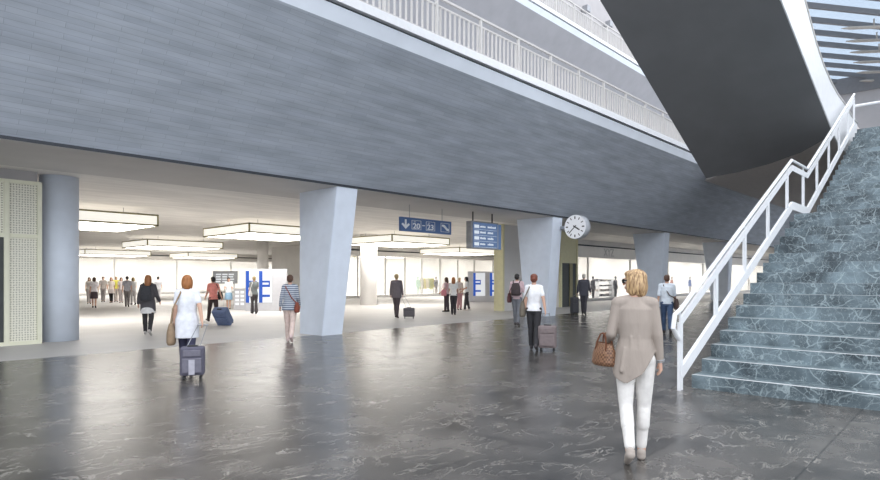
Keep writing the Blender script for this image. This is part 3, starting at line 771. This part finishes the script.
    if len(bottom) == 2 and kind == 'mini':
        P = Prims()
        for j in J:
            P.chain([j['hip'] + V((0, 0, -.1)), j['knee'], j['ankle']], [.09, .068, .052])
            P.cone(j['knee'].lerp(j['ankle'], .12) + V((0, -.012, 0)), j['knee'].lerp(j['ankle'], .45) + V((0, -.012, 0)), .064, .064)
        P.build('leggings', cloth(52, 50, 52), body, tv, 2)
    sm_ = cloth(*shoes)
    for j in J:
        P = Prims(); P.cone(j['heel'] + j['u']*.006, j['toe'] + j['u']*.004, .040, .031); P.cone(j['heel'] + j['u']*.03, j['toe'].lerp(j['heel'], .4) + j['u']*.015, .04, .036)
        P.build('shoe', sm_, body, min(tv, .008), 2)
    # --- hair
    st, hcol = hair; P = Prims()
    P.ell(hp(0, -.014, .042), (.083, .100, .076), hq); P.ell(hp(0, -.042, .0), (.080, .072, .092), hq)
    if st == 'bob':
        for s in (-1, 1): P.ell(hp(.066*s, -.012, -.03), (.030, .062, .098), hq)
        P.ell(hp(0, -.058, -.045), (.086, .056, .105), hq); P.ell(hp(0, .04, .072), (.068, .052, .035), hq)
    elif st == 'long':
        for s in (-1, 1): P.ell(hp(.062*s, -.02, -.05), (.032, .06, .12), hq)
        P.ell(hp(0, -.066, -.11), (.088, .052, .17), hq)
    elif st == 'pony':
        P.chain([hp(0, -.10, .03), hp(0, -.145, -.02), hp(0, -.125, -.14)], [.03, .032, .014])
    elif st == 'bun': P.ell(hp(0, -.11, -.01), (.042, .038, .04), hq)
    P.build('hair', HAIR[hcol], body, min(.008, voxel), 2)
    if eyes:
        for s in (-1, 1):
            bm = bmesh.new(); ellipsoid(bm, hp(.031*s, .074, .008), (.013,)*3); from_bm('eye', bm, M['signwhite'], body, True)
    body['sk'] = 0; del body['sk']
    body.location = (loc[0], loc[1], 0); rz = R(heading - 90); body.rotation_euler = (0, 0, rz); body.scale = (k, k, k)
    W = Matrix.Translation((loc[0], loc[1], 0)) @ Matrix.Rotation(rz, 4, 'Z') @ Matrix.Scale(k, 4)
    return body, W, dict(J=J, A=A, z0=z0, hp=hp, hq=hq)

# ------------------------------------------------------------------ luggage
def suitcase(label, base, rz, w, h, d, grip, mat, tilt=0, accent=None, group=None):
    """wheeled case, its front to -Y; grip: world point of the hand on the pull handle"""
    e = empty('suitcase', (base[0], base[1], 0), rz, label, 'suitcase', group)
    T4 = Matrix.Translation((0, 0, .035)) @ Matrix.Rotation(R(tilt), 4, 'X')
    bm = bmesh.new(); box(bm, -w/2, w/2, -d/2, d/2, .04, .04 + h, 0, .035, T4); from_bm('body', bm, mat, e, False)
    acc = accent or mat
    bm = bmesh.new(); box(bm, -w*.40, w*.40, -d/2 - .035, -d/2 + .02, .09, .04 + h*.62, 0, .015, T4); from_bm('front_pocket', bm, acc, e)
    bm = bmesh.new(); box(bm, -w*.36, w*.36, -d/2 - .02, -d/2 + .02, .04 + h*.68, .04 + h*.9, 0, .01, T4); from_bm('top_pocket', bm, acc, e)
    bm = bmesh.new(); box(bm, -.08, .08, -.02, .02, .035 + h, .065 + h, 0, .008, T4); from_bm('carry_handle', bm, M['black'], e)
    for s in (-1, 1):
        for yy in (-1, 1):
            c = T4 @ V((s*(w/2 - .06), yy*(d/2 - .05), 0)); c.z = .034 if tilt == 0 else c.z
            if tilt and yy == (1 if tilt < 0 else -1): c.z = max(c.z, .034)
            bm = bmesh.new(); tube(bm, [c + V((-.018, 0, 0)), c + V((.018, 0, 0))], .033, 14); tube(bm, [c, c + V((0, 0, .06))], .012, 6); from_bm('wheel', bm, M['black'], e)
    inv = (Matrix.Translation((base[0], base[1], 0)) @ Matrix.Rotation(rz, 4, 'Z')).inverted()
    g = inv @ V(grip)
    bm = bmesh.new()
    for s in (-1, 1):
        p = T4 @ V((s*.10, d/2 - .04, .02 + h)); q = g + V((s*.075, 0, 0)); tube(bm, [p, q], .008, 8)
    tube(bm, [g + V((-.09, 0, 0)), g + V((.09, 0, 0))], .014, 8)
    from_bm('pull_handle', bm, M['steel'], e)
    return e
def handpt(W, info, i, f=.085):
    a = info['A'][i]; return W @ (a['wr'] + a['d'] * f)
def strap_pts(pts): return [V(p) for p in pts]
def shoulder_bag(label, W, info, side, mat, size=(.30, .12, .30), drop=.72, strap=True, y=0.0, cross=False, cat='bag', out=.255):
    """soft bag hanging at the hip from a strap over the shoulder; side -1 left, 1 right"""
    s = side; z0 = info['z0']; cx = s*out; zt = 1.40 + z0 - drop + size[2]
    e = bpy.data.objects.new('shoulder_bag', None); C.objects.link(e); tag(e, label, cat)
    e.location = W @ V((cx, y, zt - size[2])); e.rotation_euler = (0, 0, W.to_euler().z); k = W.to_scale().x; e.scale = (k,)*3
    o = V((cx, y, zt - size[2]))
    P = Prims(); P.loft([(0, size[1]*.42, size[0]*.44), (.05, size[1]*.55, size[0]*.52), (size[2]*.55, size[1]*.52, size[0]*.5), (size[2], size[1]*.25, size[0]*.42)])
    P.build('pouch', mat, e, .012, 3)
    if strap:
        sx = (-s if cross else s)*.10
        bm = bmesh.new()
        for yy in (-.10, .10):
            mid = V((s*.215 if not cross else s*.05, -.155 if yy < 0 else .15, 1.12 + z0))
            pts = [V((cx, y + yy*.9, zt - .02)), mid, V((sx + (0 if not cross else 0), yy*.9, 1.39 + z0)), V((sx, 0, 1.458 + z0))]
            tube(bm, [p - o for p in pts], .014, 8)
        from_bm('strap', bm, mat, e, False)
    return e
def backpack(label, W, info, mat, size=(.30, .16, .42)):
    z0 = info['z0']; o = V((0, -.15, .98 + z0))
    e = bpy.data.objects.new('backpack', None); C.objects.link(e); tag(e, label, 'backpack')
    e.location = W @ o; e.rotation_euler = (0, 0, W.to_euler().z); k = W.to_scale().x; e.scale = (k,)*3
    P = Prims(); w, d, h = size
    P.loft([(0, w*.46, d*.45, 0, -d/2), (.06, w*.52, d*.55, 0, -d/2), (h*.6, w*.5, d*.5, 0, -d/2), (h*.92, w*.40, d*.4, 0, -d/2), (h, w*.25, d*.2, 0, -d/2)])
    P.build('pack_body', mat, e, .012, 3)
    P = Prims(); P.loft([(.05, w*.36, .05, 0, -d*1.02), (h*.42, w*.36, .05, 0, -d*1.02)]); P.build('front_pocket', mat, e, .01, 2)
    for s in (-1, 1):
        bm = bmesh.new(); tube(bm, [V((s*.10, -.16, 1.40 + z0)) - o, V((s*.115, -.03, 1.475 + z0)) - o, V((s*.125, .11, 1.34 + z0)) - o, V((s*.16, .10, 1.15 + z0)) - o, V((s*.14, -.14, 1.02 + z0)) - o], .017, 8)
        from_bm('strap', bm, mat, e, False)
    return e
AWAY = lambda px: HEAD - math.degrees(math.atan((px - 440) / 587))     # heading straight away from the eye

# ---- foreground woman
KNIT = pbr('soft taupe knit', rgb(160, 149, 140), .9, var=.06, scale=7, bump=.55, stretch=(2.2, 2.2, .55))
g = ground(635, 459)
fw, W, I = person('person in the foreground, taupe sweater and white jeans, seen from behind, blond bob', g, 28, 1.71, 'f', legs=((-8, 24), (4, 4)),
    arms=((-8, 12, 70, 0), (-7, 9, 14)), head_turn=60, hair=('bob', 'blond'), top=('drape', KNIT), bottom=('skinny', (225, 222, 218)), shoes=(168, 158, 150), voxel=.0055, adduct=.6, calf=3.2, eyes=True)
hp, hq = I['hp'], I['hq']
e = bpy.data.objects.new('sunglasses', None); C.objects.link(e); tag(e, 'dark sunglasses worn by the blond woman in the foreground', 'sunglasses')
e.location = W @ hp(0, .098, .006); e.rotation_euler = (0, 0, W.to_euler().z + R(60))
for s in (-1, 1):
    bm = bmesh.new(); ellipsoid(bm, (s*.033, -.004, 0), (.029, .008, .024)); from_bm('lens', bm, M['black'], e, True)
    bm = bmesh.new(); bar(bm, (s*.062, -.01, .008), (s*.086, -.10, .006), .005, .012); bar(bm, (s*.058, -.004, .008), (s*.064, -.012, .008), .006, .012); from_bm('temple', bm, M['black'], e)
bm = bmesh.new(); bar(bm, (-.012, .0, .006), (.012, .0, .006), .005, .006); from_bm('bridge', bm, M['black'], e)
def checker_bag():
    m, nt, b = new_mat('brown checked bag leather'); L = nt.links
    tc = node(nt, 'ShaderNodeTexCoord'); ck = node(nt, 'ShaderNodeTexChecker', Scale=52.0); ck.inputs[1].default_value = rgb(96, 66, 48); ck.inputs[2].default_value = rgb(142, 106, 80)
    L.new(tc.outputs['Object'], ck.inputs['Vector']); L.new(ck.outputs['Color'], b.inputs['Base Color']); b.inputs['Roughness'].default_value = .5
    a = I['A'][0]; hang = W @ (a['el'].lerp(a['wr'], .40) + V((-.05, 0, 0)))
    hold = V((hang.x, hang.y, hang.z + .055))
    e = empty('handbag', (hold.x, hold.y, hold.z - .315), R(28 - 52), 'brown checked handbag hanging from the left forearm of the foreground woman', 'handbag')
    P = Prims(); P.loft([(0, .075, .13), (.03, .085, .145), (.12, .07, .135), (.205, .028, .105)]); P.build('bag_body', m, e, .008, 3)
    boxo('zip', -.012, .012, -.10, .10, .198, .212, cloth(100, 66, 46), e)
    for s in (-1, 1):
        bm = bmesh.new(); tube(bm, [(s*.045, -.075, .14), (s*.035, -.065, .21), (s*.02, -.035, .285), (s*.015, 0, .30), (s*.02, .035, .285), (s*.035, .065, .21), (s*.045, .075, .14)], .008, 8)
        from_bm('handle', bm, cloth(112, 70, 48), e, True)
checker_bag()
a = I['A'][1]; bm = bmesh.new()
cw = a['el'].lerp(a['wr'], .97); q = a['d'].to_track_quat('Z', 'Y')
ring = [q @ V((math.cos(t)*.038, math.sin(t)*.038, 0)) for t in [2*math.pi*i/20 for i in range(21)]]
tube(bm, [cw + p for p in ring], .006, 6); tube(bm, [cw + a['d']*.015 + p*.95 for p in ring], .005, 6)
o = from_bm('bracelet', bm, M['steel'], None, True); o.matrix_world = W
tag(o, 'grey bracelet on the right wrist of the foreground woman', 'bracelet')

# ---- woman with purple trolley at left
g = ground(187, 373)
_, W, I = person('person in a loose white blouse pulling a purple suitcase, ginger hair, at left', g, AWAY(184) - 4, 1.68, 'f', legs=((10, 5), (-12, 14)),
    arms=((-5, 8, 20), (-20, 14, 6)), hair=('bob', 'ginger'), top=('tunic', (226, 228, 234)), bottom=('trousers', (62, 62, 84)), shoes=(190, 180, 176), voxel=.008)
hnd = handpt(W, I, 1); g2 = ground(192.5, 379.5)
suitcase('purple grey wheeled suitcase pulled by the woman in the white blouse', g2, R(AWAY(192) - 90 - 6), .37, .46, .24, hnd, cloth(92, 90, 104), accent=cloth(112, 110, 122))
boxo('luggage_strap', -.045, .045, -.158, -.150, .10, .34, cloth(176, 174, 184), [o for o in C.objects if o.name.startswith('suitcase')][-1])
shoulder_bag('tan slouchy shoulder bag on the left side of the woman in the white blouse', W, I, -1, cloth(150, 128, 104), (.32, .14, .38), .92)

# ---- woman in dark jacket and leggings
g = ground(148, 335)
_, W, I = person('person in a dark hooded jacket and leggings walking away, ginger hair', g, AWAY(147) - 14, 1.74, 'f', legs=((18, 5), (-20, 12)),
    arms=((-12, 14, 20), (12, 14, 30)), hair=('long', 'ginger'), top=('coat', (82, 79, 82)), bottom=('mini', (222, 220, 218)), shoes=(180, 176, 172), adduct=-4)
backpack('dark grey backpack on the woman in the hooded jacket', W, I, cloth(62, 62, 66))

# ---- coral shirt with blue suitcase
g = ground(213, 322)
_, W, I = person('person in a coral shirt and dark trousers dragging a blue suitcase', g, AWAY(213) + 22, 1.72, 'f', legs=((22, 4), (-20, 18)), arms=((15, 8, 20), (-32, 10, 8)),
    hair=('short', 'black'), top=('tee', (240, 152, 140)), bottom=('trousers', (66, 52, 52)), shoes=(60, 50, 50))
hnd = handpt(W, I, 1)
suitcase('large blue suitcase tilted behind the person in the coral shirt', ground(226, 325), R(AWAY(213) - 120), .52, .66, .28, hnd, cloth(106, 120, 152), tilt=40)
shoulder_bag('dark shoulder bag of the person in the coral shirt', W, I, 1, cloth(70, 66, 62), (.36, .14, .30), .56, out=.24, y=-.06)

# ---- counter clerk, kiosk visitor
g = ground(228.5, 309.5)
person('person in a white top and light blue skirt at the grey ticket counter', g, AWAY(228) + 180, 1.66, 'f', legs=((3, 2), (-3, 2)), arms=((20, 8, 60), (20, 8, 60)), hair=('short', 'black'), top=('tee', (232, 234, 238)), bottom=('skirt', (150, 186, 214)), voxel=.012)
g = ground(254, 314)
_, W, I = person('person in a grey waistcoat and dark flared trousers by the blue posters', g, AWAY(254) + 15, 1.70, 'f', legs=((5, 2), (-8, 4)), arms=((5, 8, 25), (25, 10, 70)), hair=('short', 'sand'), top=('tee', (140, 146, 146)), bottom=('flares', (84, 80, 82)), voxel=.011)
shoulder_bag('small white bag on the back of the person by the blue posters', W, I, -1, cloth(232, 232, 232), (.26, .14, .24), .62, out=.2, y=-.12)

# ---- striped sweater
g = ground(290, 342)
_, W, I = person('person in a blue striped sweater and pale pink trousers beside the leaning column', g, AWAY(290) - 6, 1.72, 'f', legs=((8, 3), (-12, 26)), arms=((-6, 14, 18), (4, 10, 30)), hair=('short', 'brown'),
    top=('sweater', striped(rgb(92, 106, 128), rgb(196, 200, 206))), bottom=('trousers', (222, 200, 190)), shoes=(214, 190, 186), voxel=.008)
shoulder_bag('red brown leather shoulder bag on the person in the striped sweater', W, I, 1, cloth(136, 72, 56), (.30, .13, .26), .66, y=-.08, out=.18, cross=True)

# ---- man with small grey case
g = ground(396.5, 318)
_, W, I = person('person in a grey jacket standing with a small case below the sign', g, AWAY(396) - 18, 1.78, 'm', legs=((10, 3), (-8, 4)), arms=((-4, 10, 10), (-10, 14, 8)), hair=('short', 'sand'),
    top=('jacket', (120, 112, 116)), bottom=('trousers', (84, 74, 78)), shoes=(70, 60, 60))
suitcase('small grey wheeled case beside the man in the grey jacket', ground(409, 318.5), R(AWAY(409) - 90), .46, .36, .26, handpt(W, I, 1), cloth(104, 100, 102))

# ---- waiting group
person('person in a white top and black trousers with auburn hair, front of the waiting group', ground(453.5, 315), AWAY(453), 1.66, 'f', legs=((3, 2), (-3, 2)), arms=((10, 8, 60), (10, 8, 60)), hair=('long', 'ginger'), top=('tee', (236, 234, 230)), bottom=('trousers', (56, 52, 56)), voxel=.011)
_, W, I = person('person in pale pink standing half hidden at the left of the waiting group', ground(446.5, 312), AWAY(447) + 60, 1.66, 'f', legs=((3, 2), (-3, 2)), arms=((8, 8, 40), (8, 8, 40)), hair=('long', 'brown'), top=('tee', (222, 196, 196)), bottom=('trousers', (80, 70, 74)), voxel=.012)
shoulder_bag('pink bag on the person at the left of the waiting group', W, I, -1, cloth(214, 140, 150), (.3, .12, .3), .62)
person('person in a white top with long black hair, right of the waiting group', ground(466.5, 311), AWAY(466) + 100, 1.68, 'f', legs=((8, 3), (-8, 4)), arms=((10, 12, 70), (8, 12, 40)), hair=('long', 'black'), top=('tee', (226, 226, 226)), bottom=('trousers', (70, 66, 70)), shoes=(220, 215, 210), voxel=.011)
person('person in pale pink clothes behind the waiting group, partly hidden', ground(459.5, 310), AWAY(459) + 200, 1.64, 'f', legs=((3, 2), (-3, 2)), hair=('short', 'sand'), top=('tee', (232, 220, 214)), bottom=('trousers', (206, 160, 164)), voxel=.012)

# ---- man with backpack
g = ground(517, 326)
_, W, I = person('person in a pink shirt and grey jeans with a dark backpack', g, AWAY(517) - 10, 1.76, 'm', legs=((6, 3), (-8, 6)), arms=((0, 10, 20), (10, 10, 70)), hair=('short', 'black'), top=('shirt', (224, 196, 200)), bottom=('trousers', (122, 124, 130)), shoes=(76, 70, 70), voxel=.009)
backpack('dark brown backpack worn by the man in the pink shirt', W, I, cloth(74, 64, 66))
shoulder_bag('dark red side bag on the man in the pink shirt', W, I, -1, cloth(98, 62, 62), (.32, .14, .32), .66)

# ---- woman in white tee with taupe trolley
g = ground(534, 350)
_, W, I = person('person in a white tee and black trousers pulling a taupe trolley case', g, AWAY(534) - 4, 1.72, 'f', legs=((6, 3), (-10, 16)), arms=((-4, 8, 12), (-14, 15, 6)), hair=('bun', 'auburn'), top=('tee', (238, 238, 240)), bottom=('trousers', (50, 49, 52)), shoes=(70, 66, 68), voxel=.008)
suitcase('taupe wheeled suitcase pulled by the woman in the white tee', ground(547.5, 351), R(AWAY(547) - 90 - 5), .40, .50, .26, handpt(W, I, 1), cloth(128, 116, 116))
shoulder_bag('khaki tote on the left shoulder of the woman in the white tee', W, I, -1, cloth(112, 104, 92), (.34, .13, .36), .68)

# ---- businessman
g = ground(584, 314.5)
_, W, I = person('person in a dark suit with grey hair near the doorway under the clock', g, AWAY(584) - 8, 1.80, 'm', legs=((5, 3), (-6, 4)), arms=((-8, 14, 10), (-4, 12, 40)), hair=('short', 'grey'), top=('jacket', (74, 74, 82)), bottom=('trousers', (70, 68, 74)), shoes=(46, 44, 46), voxel=.01)
suitcase('narrow dark case at the left of the man in the suit', ground(574.5, 315), R(AWAY(574) - 60), .34, .72, .22, handpt(W, I, 0), cloth(70, 70, 74))

# ---- man in white shirt by the stair
g = ground(667, 334)
_, W, I = person('person in a white shirt and blue jeans walking beside the stair railing', g, AWAY(667) + 6, 1.74, 'm', legs=((16, 6), (-16, 16)), arms=((-6, 10, 12), (6, 10, 40)), hair=('short', 'brown'), top=('shirt', (226, 234, 242)), bottom=('trousers', (70, 90, 122)), shoes=(70, 64, 62), voxel=.009)
shoulder_bag('dark brown messenger bag on the right hip of the man in the white shirt', W, I, 1, cloth(84, 68, 64), (.40, .13, .32), .70, cross=True)
shoulder_bag('dark bag held low at the left of the man in the white shirt', W, I, -1, cloth(70, 62, 60), (.30, .10, .28), 1.05, strap=False, y=.05)

# ---- far crowd at left
far = [(94, 308, 'f', 'skirt', (224,220,224), (82,72,76), 'brown', 'person in a pale blouse and dark skirt, in the crowd beyond the round column', 0),
       (127, 307, 'm', 'trousers', (170,170,178), (128,122,122), 'black', 'person in a grey shirt standing left of the woman in the dark jacket', 0),
       (133, 305, 'f', 'trousers', (206,204,204), (186,182,182), 'sand', 'person in pale grey standing close to the man in the grey shirt', 20),
       (158, 303, 'm', 'trousers', (204,204,208), (190,188,190), 'black', 'person in pale clothes with dark hair, right of the woman in the dark jacket', 0),
       (111, 303, 'f', 'mini', (226,214,204), (206,196,192), 'ginger', 'person in a cream top with dark leggings, in the crowd', 170),
       (116, 302, 'm', 'trousers', (222,216,96), (196,186,180), 'sand', 'person in a yellow top in the far crowd at left', 180),
       (89, 304, 'f', 'trousers', (206,200,196), (180,172,170), 'brown', 'person in pale clothes beside the woman with the dark skirt', 180),
       (103, 302, 'm', 'trousers', (196,188,184), (176,168,166), 'brown', 'person in beige in the middle of the far crowd', 180),
       (121, 303, 'f', 'trousers', (206,196,196), (184,176,176), 'brown', 'person in dusty pink in the far crowd, right of the yellow top', 180)]
for px, py, sx, bt, tc_, bc_, hc_, lb, tw in far:
    person(lb, ground(px, py), AWAY(px) + tw, 1.72 if sx == 'm' else 1.66, sx, legs=((7, 3), (-9, 6)), hair=('short' if sx == 'm' else 'bob', hc_), top=('tee', tc_), bottom=(bt, bc_), voxel=.016)

# ------------------------------------------------------------------ ticket stand, counter, hall display, posters
def poster_stand(loc, rz, w, label, bars, pw=.82):
    e = empty('poster_stand', loc, rz, label, 'kiosk')
    boxo('stand_body', -w/2, w/2, 0, .35, 0, 2.1, M['kiosk'], e, .015)
    for k, x in enumerate(bars):
        p = boxo('poster', x, x + pw, -.03, .01, .42, 2.0, M['poster'], e)
        bm = bmesh.new(); box(bm, x, x + .16, -.038, -.028, .42, 2.0)
        for z in (.7, 1.2): box(bm, x + .16, x + .52, -.038, -.028, z, z + .12)
        box(bm, x + .16, x + .52, -.038, -.028, 1.42, 1.52); box(bm, x + .46, x + .52, -.038, -.028, 1.2, 1.52)
        from_bm('print', bm, M['posterblue'], p)
    return e
p = ground(266, 311); poster_stand((p.x, p.y, 0), R(-38), 2.0, 'grey ticket stand with blue and white backlit posters left of the leaning column', [-.97, -.33], .62)
p = ground(487, 302); poster_stand((p.x, p.y, 0), R(-44), 2.6, 'grey stand with blue and white posters left of the yellow corner', [-.95, .2])
p = ground(232, 310); e = empty('ticket_counter', (p.x, p.y, 0), R(-40), 'grey ticket counter with rows of small notices', 'counter')
boxo('counter_body', .08, .75, 0, .6, 0, 1.08, M['kiosk'], e, .02); boxo('counter_top', .05, .78, -.03, .63, 1.08, 1.13, M['mullion'], e)
bm = bmesh.new()
for i in range(2):
    for j in range(4): box(bm, .16 + i*.26, .34 + i*.26, -.008, .004, .25 + j*.2, .38 + j*.2)
from_bm('notice', bm, M['poster'], e)
t = (2.05 - EYE) / 6; c = FW * (587*.0585) + RT * ((225-440)*.0585)
e = empty('hall_display', (c.x, c.y, 1.32), R(-40), 'grey timetable display with pale rows behind the person in coral', 'display')
boxo('housing', -.70, .70, 0, .12, 0, .74, M['steel'], e, .01)
bm = bmesh.new()
for j in range(4):
    for i in range(3): box(bm, -.52 + i*.36, -.26 + i*.36 + .04*(j % 2), -.012, .004, .08 + j*.14, .16 + j*.14)
from_bm('text_row', bm, M['poster'], e)
bm = bmesh.new()
bm.free()
for x in (-.5, .5): bm = bmesh.new(); tube(bm, [(x, .06, -1.32), (x, .06, .02)], .03, 8); from_bm('leg', bm, M['steel'], e)

# ------------------------------------------------------------------ shop contents
def mannequin(x, y, rz, label, col, H=1.75, col2=None):
    e = empty('mannequin', (x, y, .05), rz, label, 'mannequin')
    P = Prims(); s = 1
    P.loft([(.82, .12, .09), (.90, .15, .11), (1.05, .12, .09), (1.25, .155, .105), (1.37, .14, .085), (1.43, .07, .06)])
    P.cone((0, 0, 1.42), (0, 0, 1.54), .045, .045); P.ell((0, .01, 1.63), (.075, .09, .115))
    for s in (-1, 1):
        P.chain([(s*.085, 0, .9), (s*.10, .02, .48), (s*.10, 0, .08)], [.085, .055, .04]); P.cone((s*.10, -.02, .06), (s*.11, .14, .045), .035, .025)
        P.chain([(s*.17, 0, 1.38), (s*.24, -.02, 1.10), (s*.23, .06, .85), (s*.225, .08, .74)], [.05, .04, .03, .022])
    P.build('figure', cloth(*(col2 or (70, 68, 72))), e, .014, 2)
    P = Prims(); P.loft([(.76, .185, .14), (.95, .175, .135), (1.05, .15, .115), (1.25, .18, .13), (1.40, .13, .10)])
    for s in (-1, 1): P.chain([(s*.165, 0, 1.37), (s*.24, -.02, 1.10), (s*.232, .05, .9)], [.07, .06, .05])
    P.build('jacket', cloth(*col), e, .014, 2)
    boxo('base', -.25, .25, -.2, .25, -.0, .03, M['steel'], e)
def at_y(px, y):
    d = px - 440; return (FW.x*587 + RT.x*d) / (FW.y*587 + RT.y*d) * y
mannequin(at_y(593, 21.5), 21.5, R(180), 'dark mannequin in the window left of the white shelves', (86, 84, 90))
mannequin(at_y(615.5, 21.5), 21.5, R(180), 'dark mannequin in the window right of the white shelves', (72, 70, 78))
mannequin(at_y(436, 38.6), 38.6, R(180), 'grey mannequin behind the hall shop window', (150, 146, 150), col2=(160, 150, 146))
mannequin(at_y(418, 38.8), 38.8, R(180), 'mannequin in a pale green dress behind the hall shop window', (186, 210, 196), col2=(186, 206, 196))
mannequin(at_y(690, 21.8), 21.8, R(180), 'mannequin in a blue jacket in the window behind the man in white', (120, 140, 196), col2=(206, 200, 200))
mannequin(at_y(672, 22.2), 22.2, R(180), 'mannequin in a coral jacket at the window edge by the leaning column', (220, 170, 156), col2=(220, 200, 190))
xm = at_y(607, 22.6)
e = empty('shelf_rack', (xm, 22.6, .05), 0, 'white shelf rack with folded goods between the two dark mannequins', 'shelf')
for z in (.1, .5, .9, 1.3): boxo('shelf', -1.3, 1.3, 0, .5, z, z + .04, M['white'], e)
for x in (-1.3, 1.26): boxo('side_panel', x, x + .04, 0, .5, 0, 1.5, M['white'], e)
rr = random.Random(5)
for z in (.14, .54, .94, 1.34):
    for k in range(4):
        x = -1.1 + k*.6 + rr.uniform(-.05, .05)
        o = boxo('folded_clothes', x + xm - .2, x + xm + .2, 22.66, 23.02, z + .05, z + .05 + rr.uniform(.1, .2), cloth(*rr.choice(((150,146,146), (190,186,180), (110,112,120)))), None, .02)
        tag(o, 'folded clothes on the white shelf rack in the shop window', 'clothes', 'folded clothes on the shelf rack')
xm = at_y(427, 39.5)
e = empty('clothes_rail', (xm, 39.5, .05), 0, 'clothes rail with yellow and green garments behind the hall shop window', 'clothes rail')
bm = bmesh.new(); tube(bm, [(-.9, 0, 0), (-.9, 0, 1.6), (.9, 0, 1.6), (.9, 0, 0)], .03, 8); from_bm('rail_frame', bm, M['steel'], e)
for k in range(9):
    x = -.8 + k*.2; col = rr.choice(((224, 214, 150), (206, 206, 150), (230, 222, 206), (196, 200, 170)))
    P = Prims(); P.loft([(.5 + rr.uniform(0, .2), .05, .26), (1.2, .05, .22), (1.5, .035, .16), (1.56, .02, .03)])
    o = P.build('garment', cloth(*col), None, .02, 2); o.location = (xm + x, 39.5, .05)
    tag(o, 'garment hanging on the clothes rail behind the hall shop window', 'garment', 'garments on the clothes rail')

# ------------------------------------------------------------------ light: soft bluish daylight from the glazed roof and open side
w = bpy.data.worlds.new('world'); S.world = w; w.use_nodes = True
nt = w.node_tree; bg = nt.nodes['Background']
tc = node(nt, 'ShaderNodeTexCoord'); sx = node(nt, 'ShaderNodeSeparateXYZ'); nt.links.new(tc.outputs['Generated'], sx.inputs[0])
rp = node(nt, 'ShaderNodeValToRGB'); rp.color_ramp.elements[0].position = .0; rp.color_ramp.elements[0].color = (.74, .79, .87, 1)
rp.color_ramp.elements[1].position = .8; rp.color_ramp.elements[1].color = (.92, .95, 1.0, 1)
nt.links.new(sx.outputs[2], rp.inputs['Fac']); nt.links.new(rp.outputs['Color'], bg.inputs['Color']); bg.inputs['Strength'].default_value = 2.5

vs_ = S.view_settings
vs_.view_transform = 'Standard'; vs_.look = 'None'; vs_.gamma = 1.0; vs_.exposure = 0.0; vs_.use_curve_mapping = False
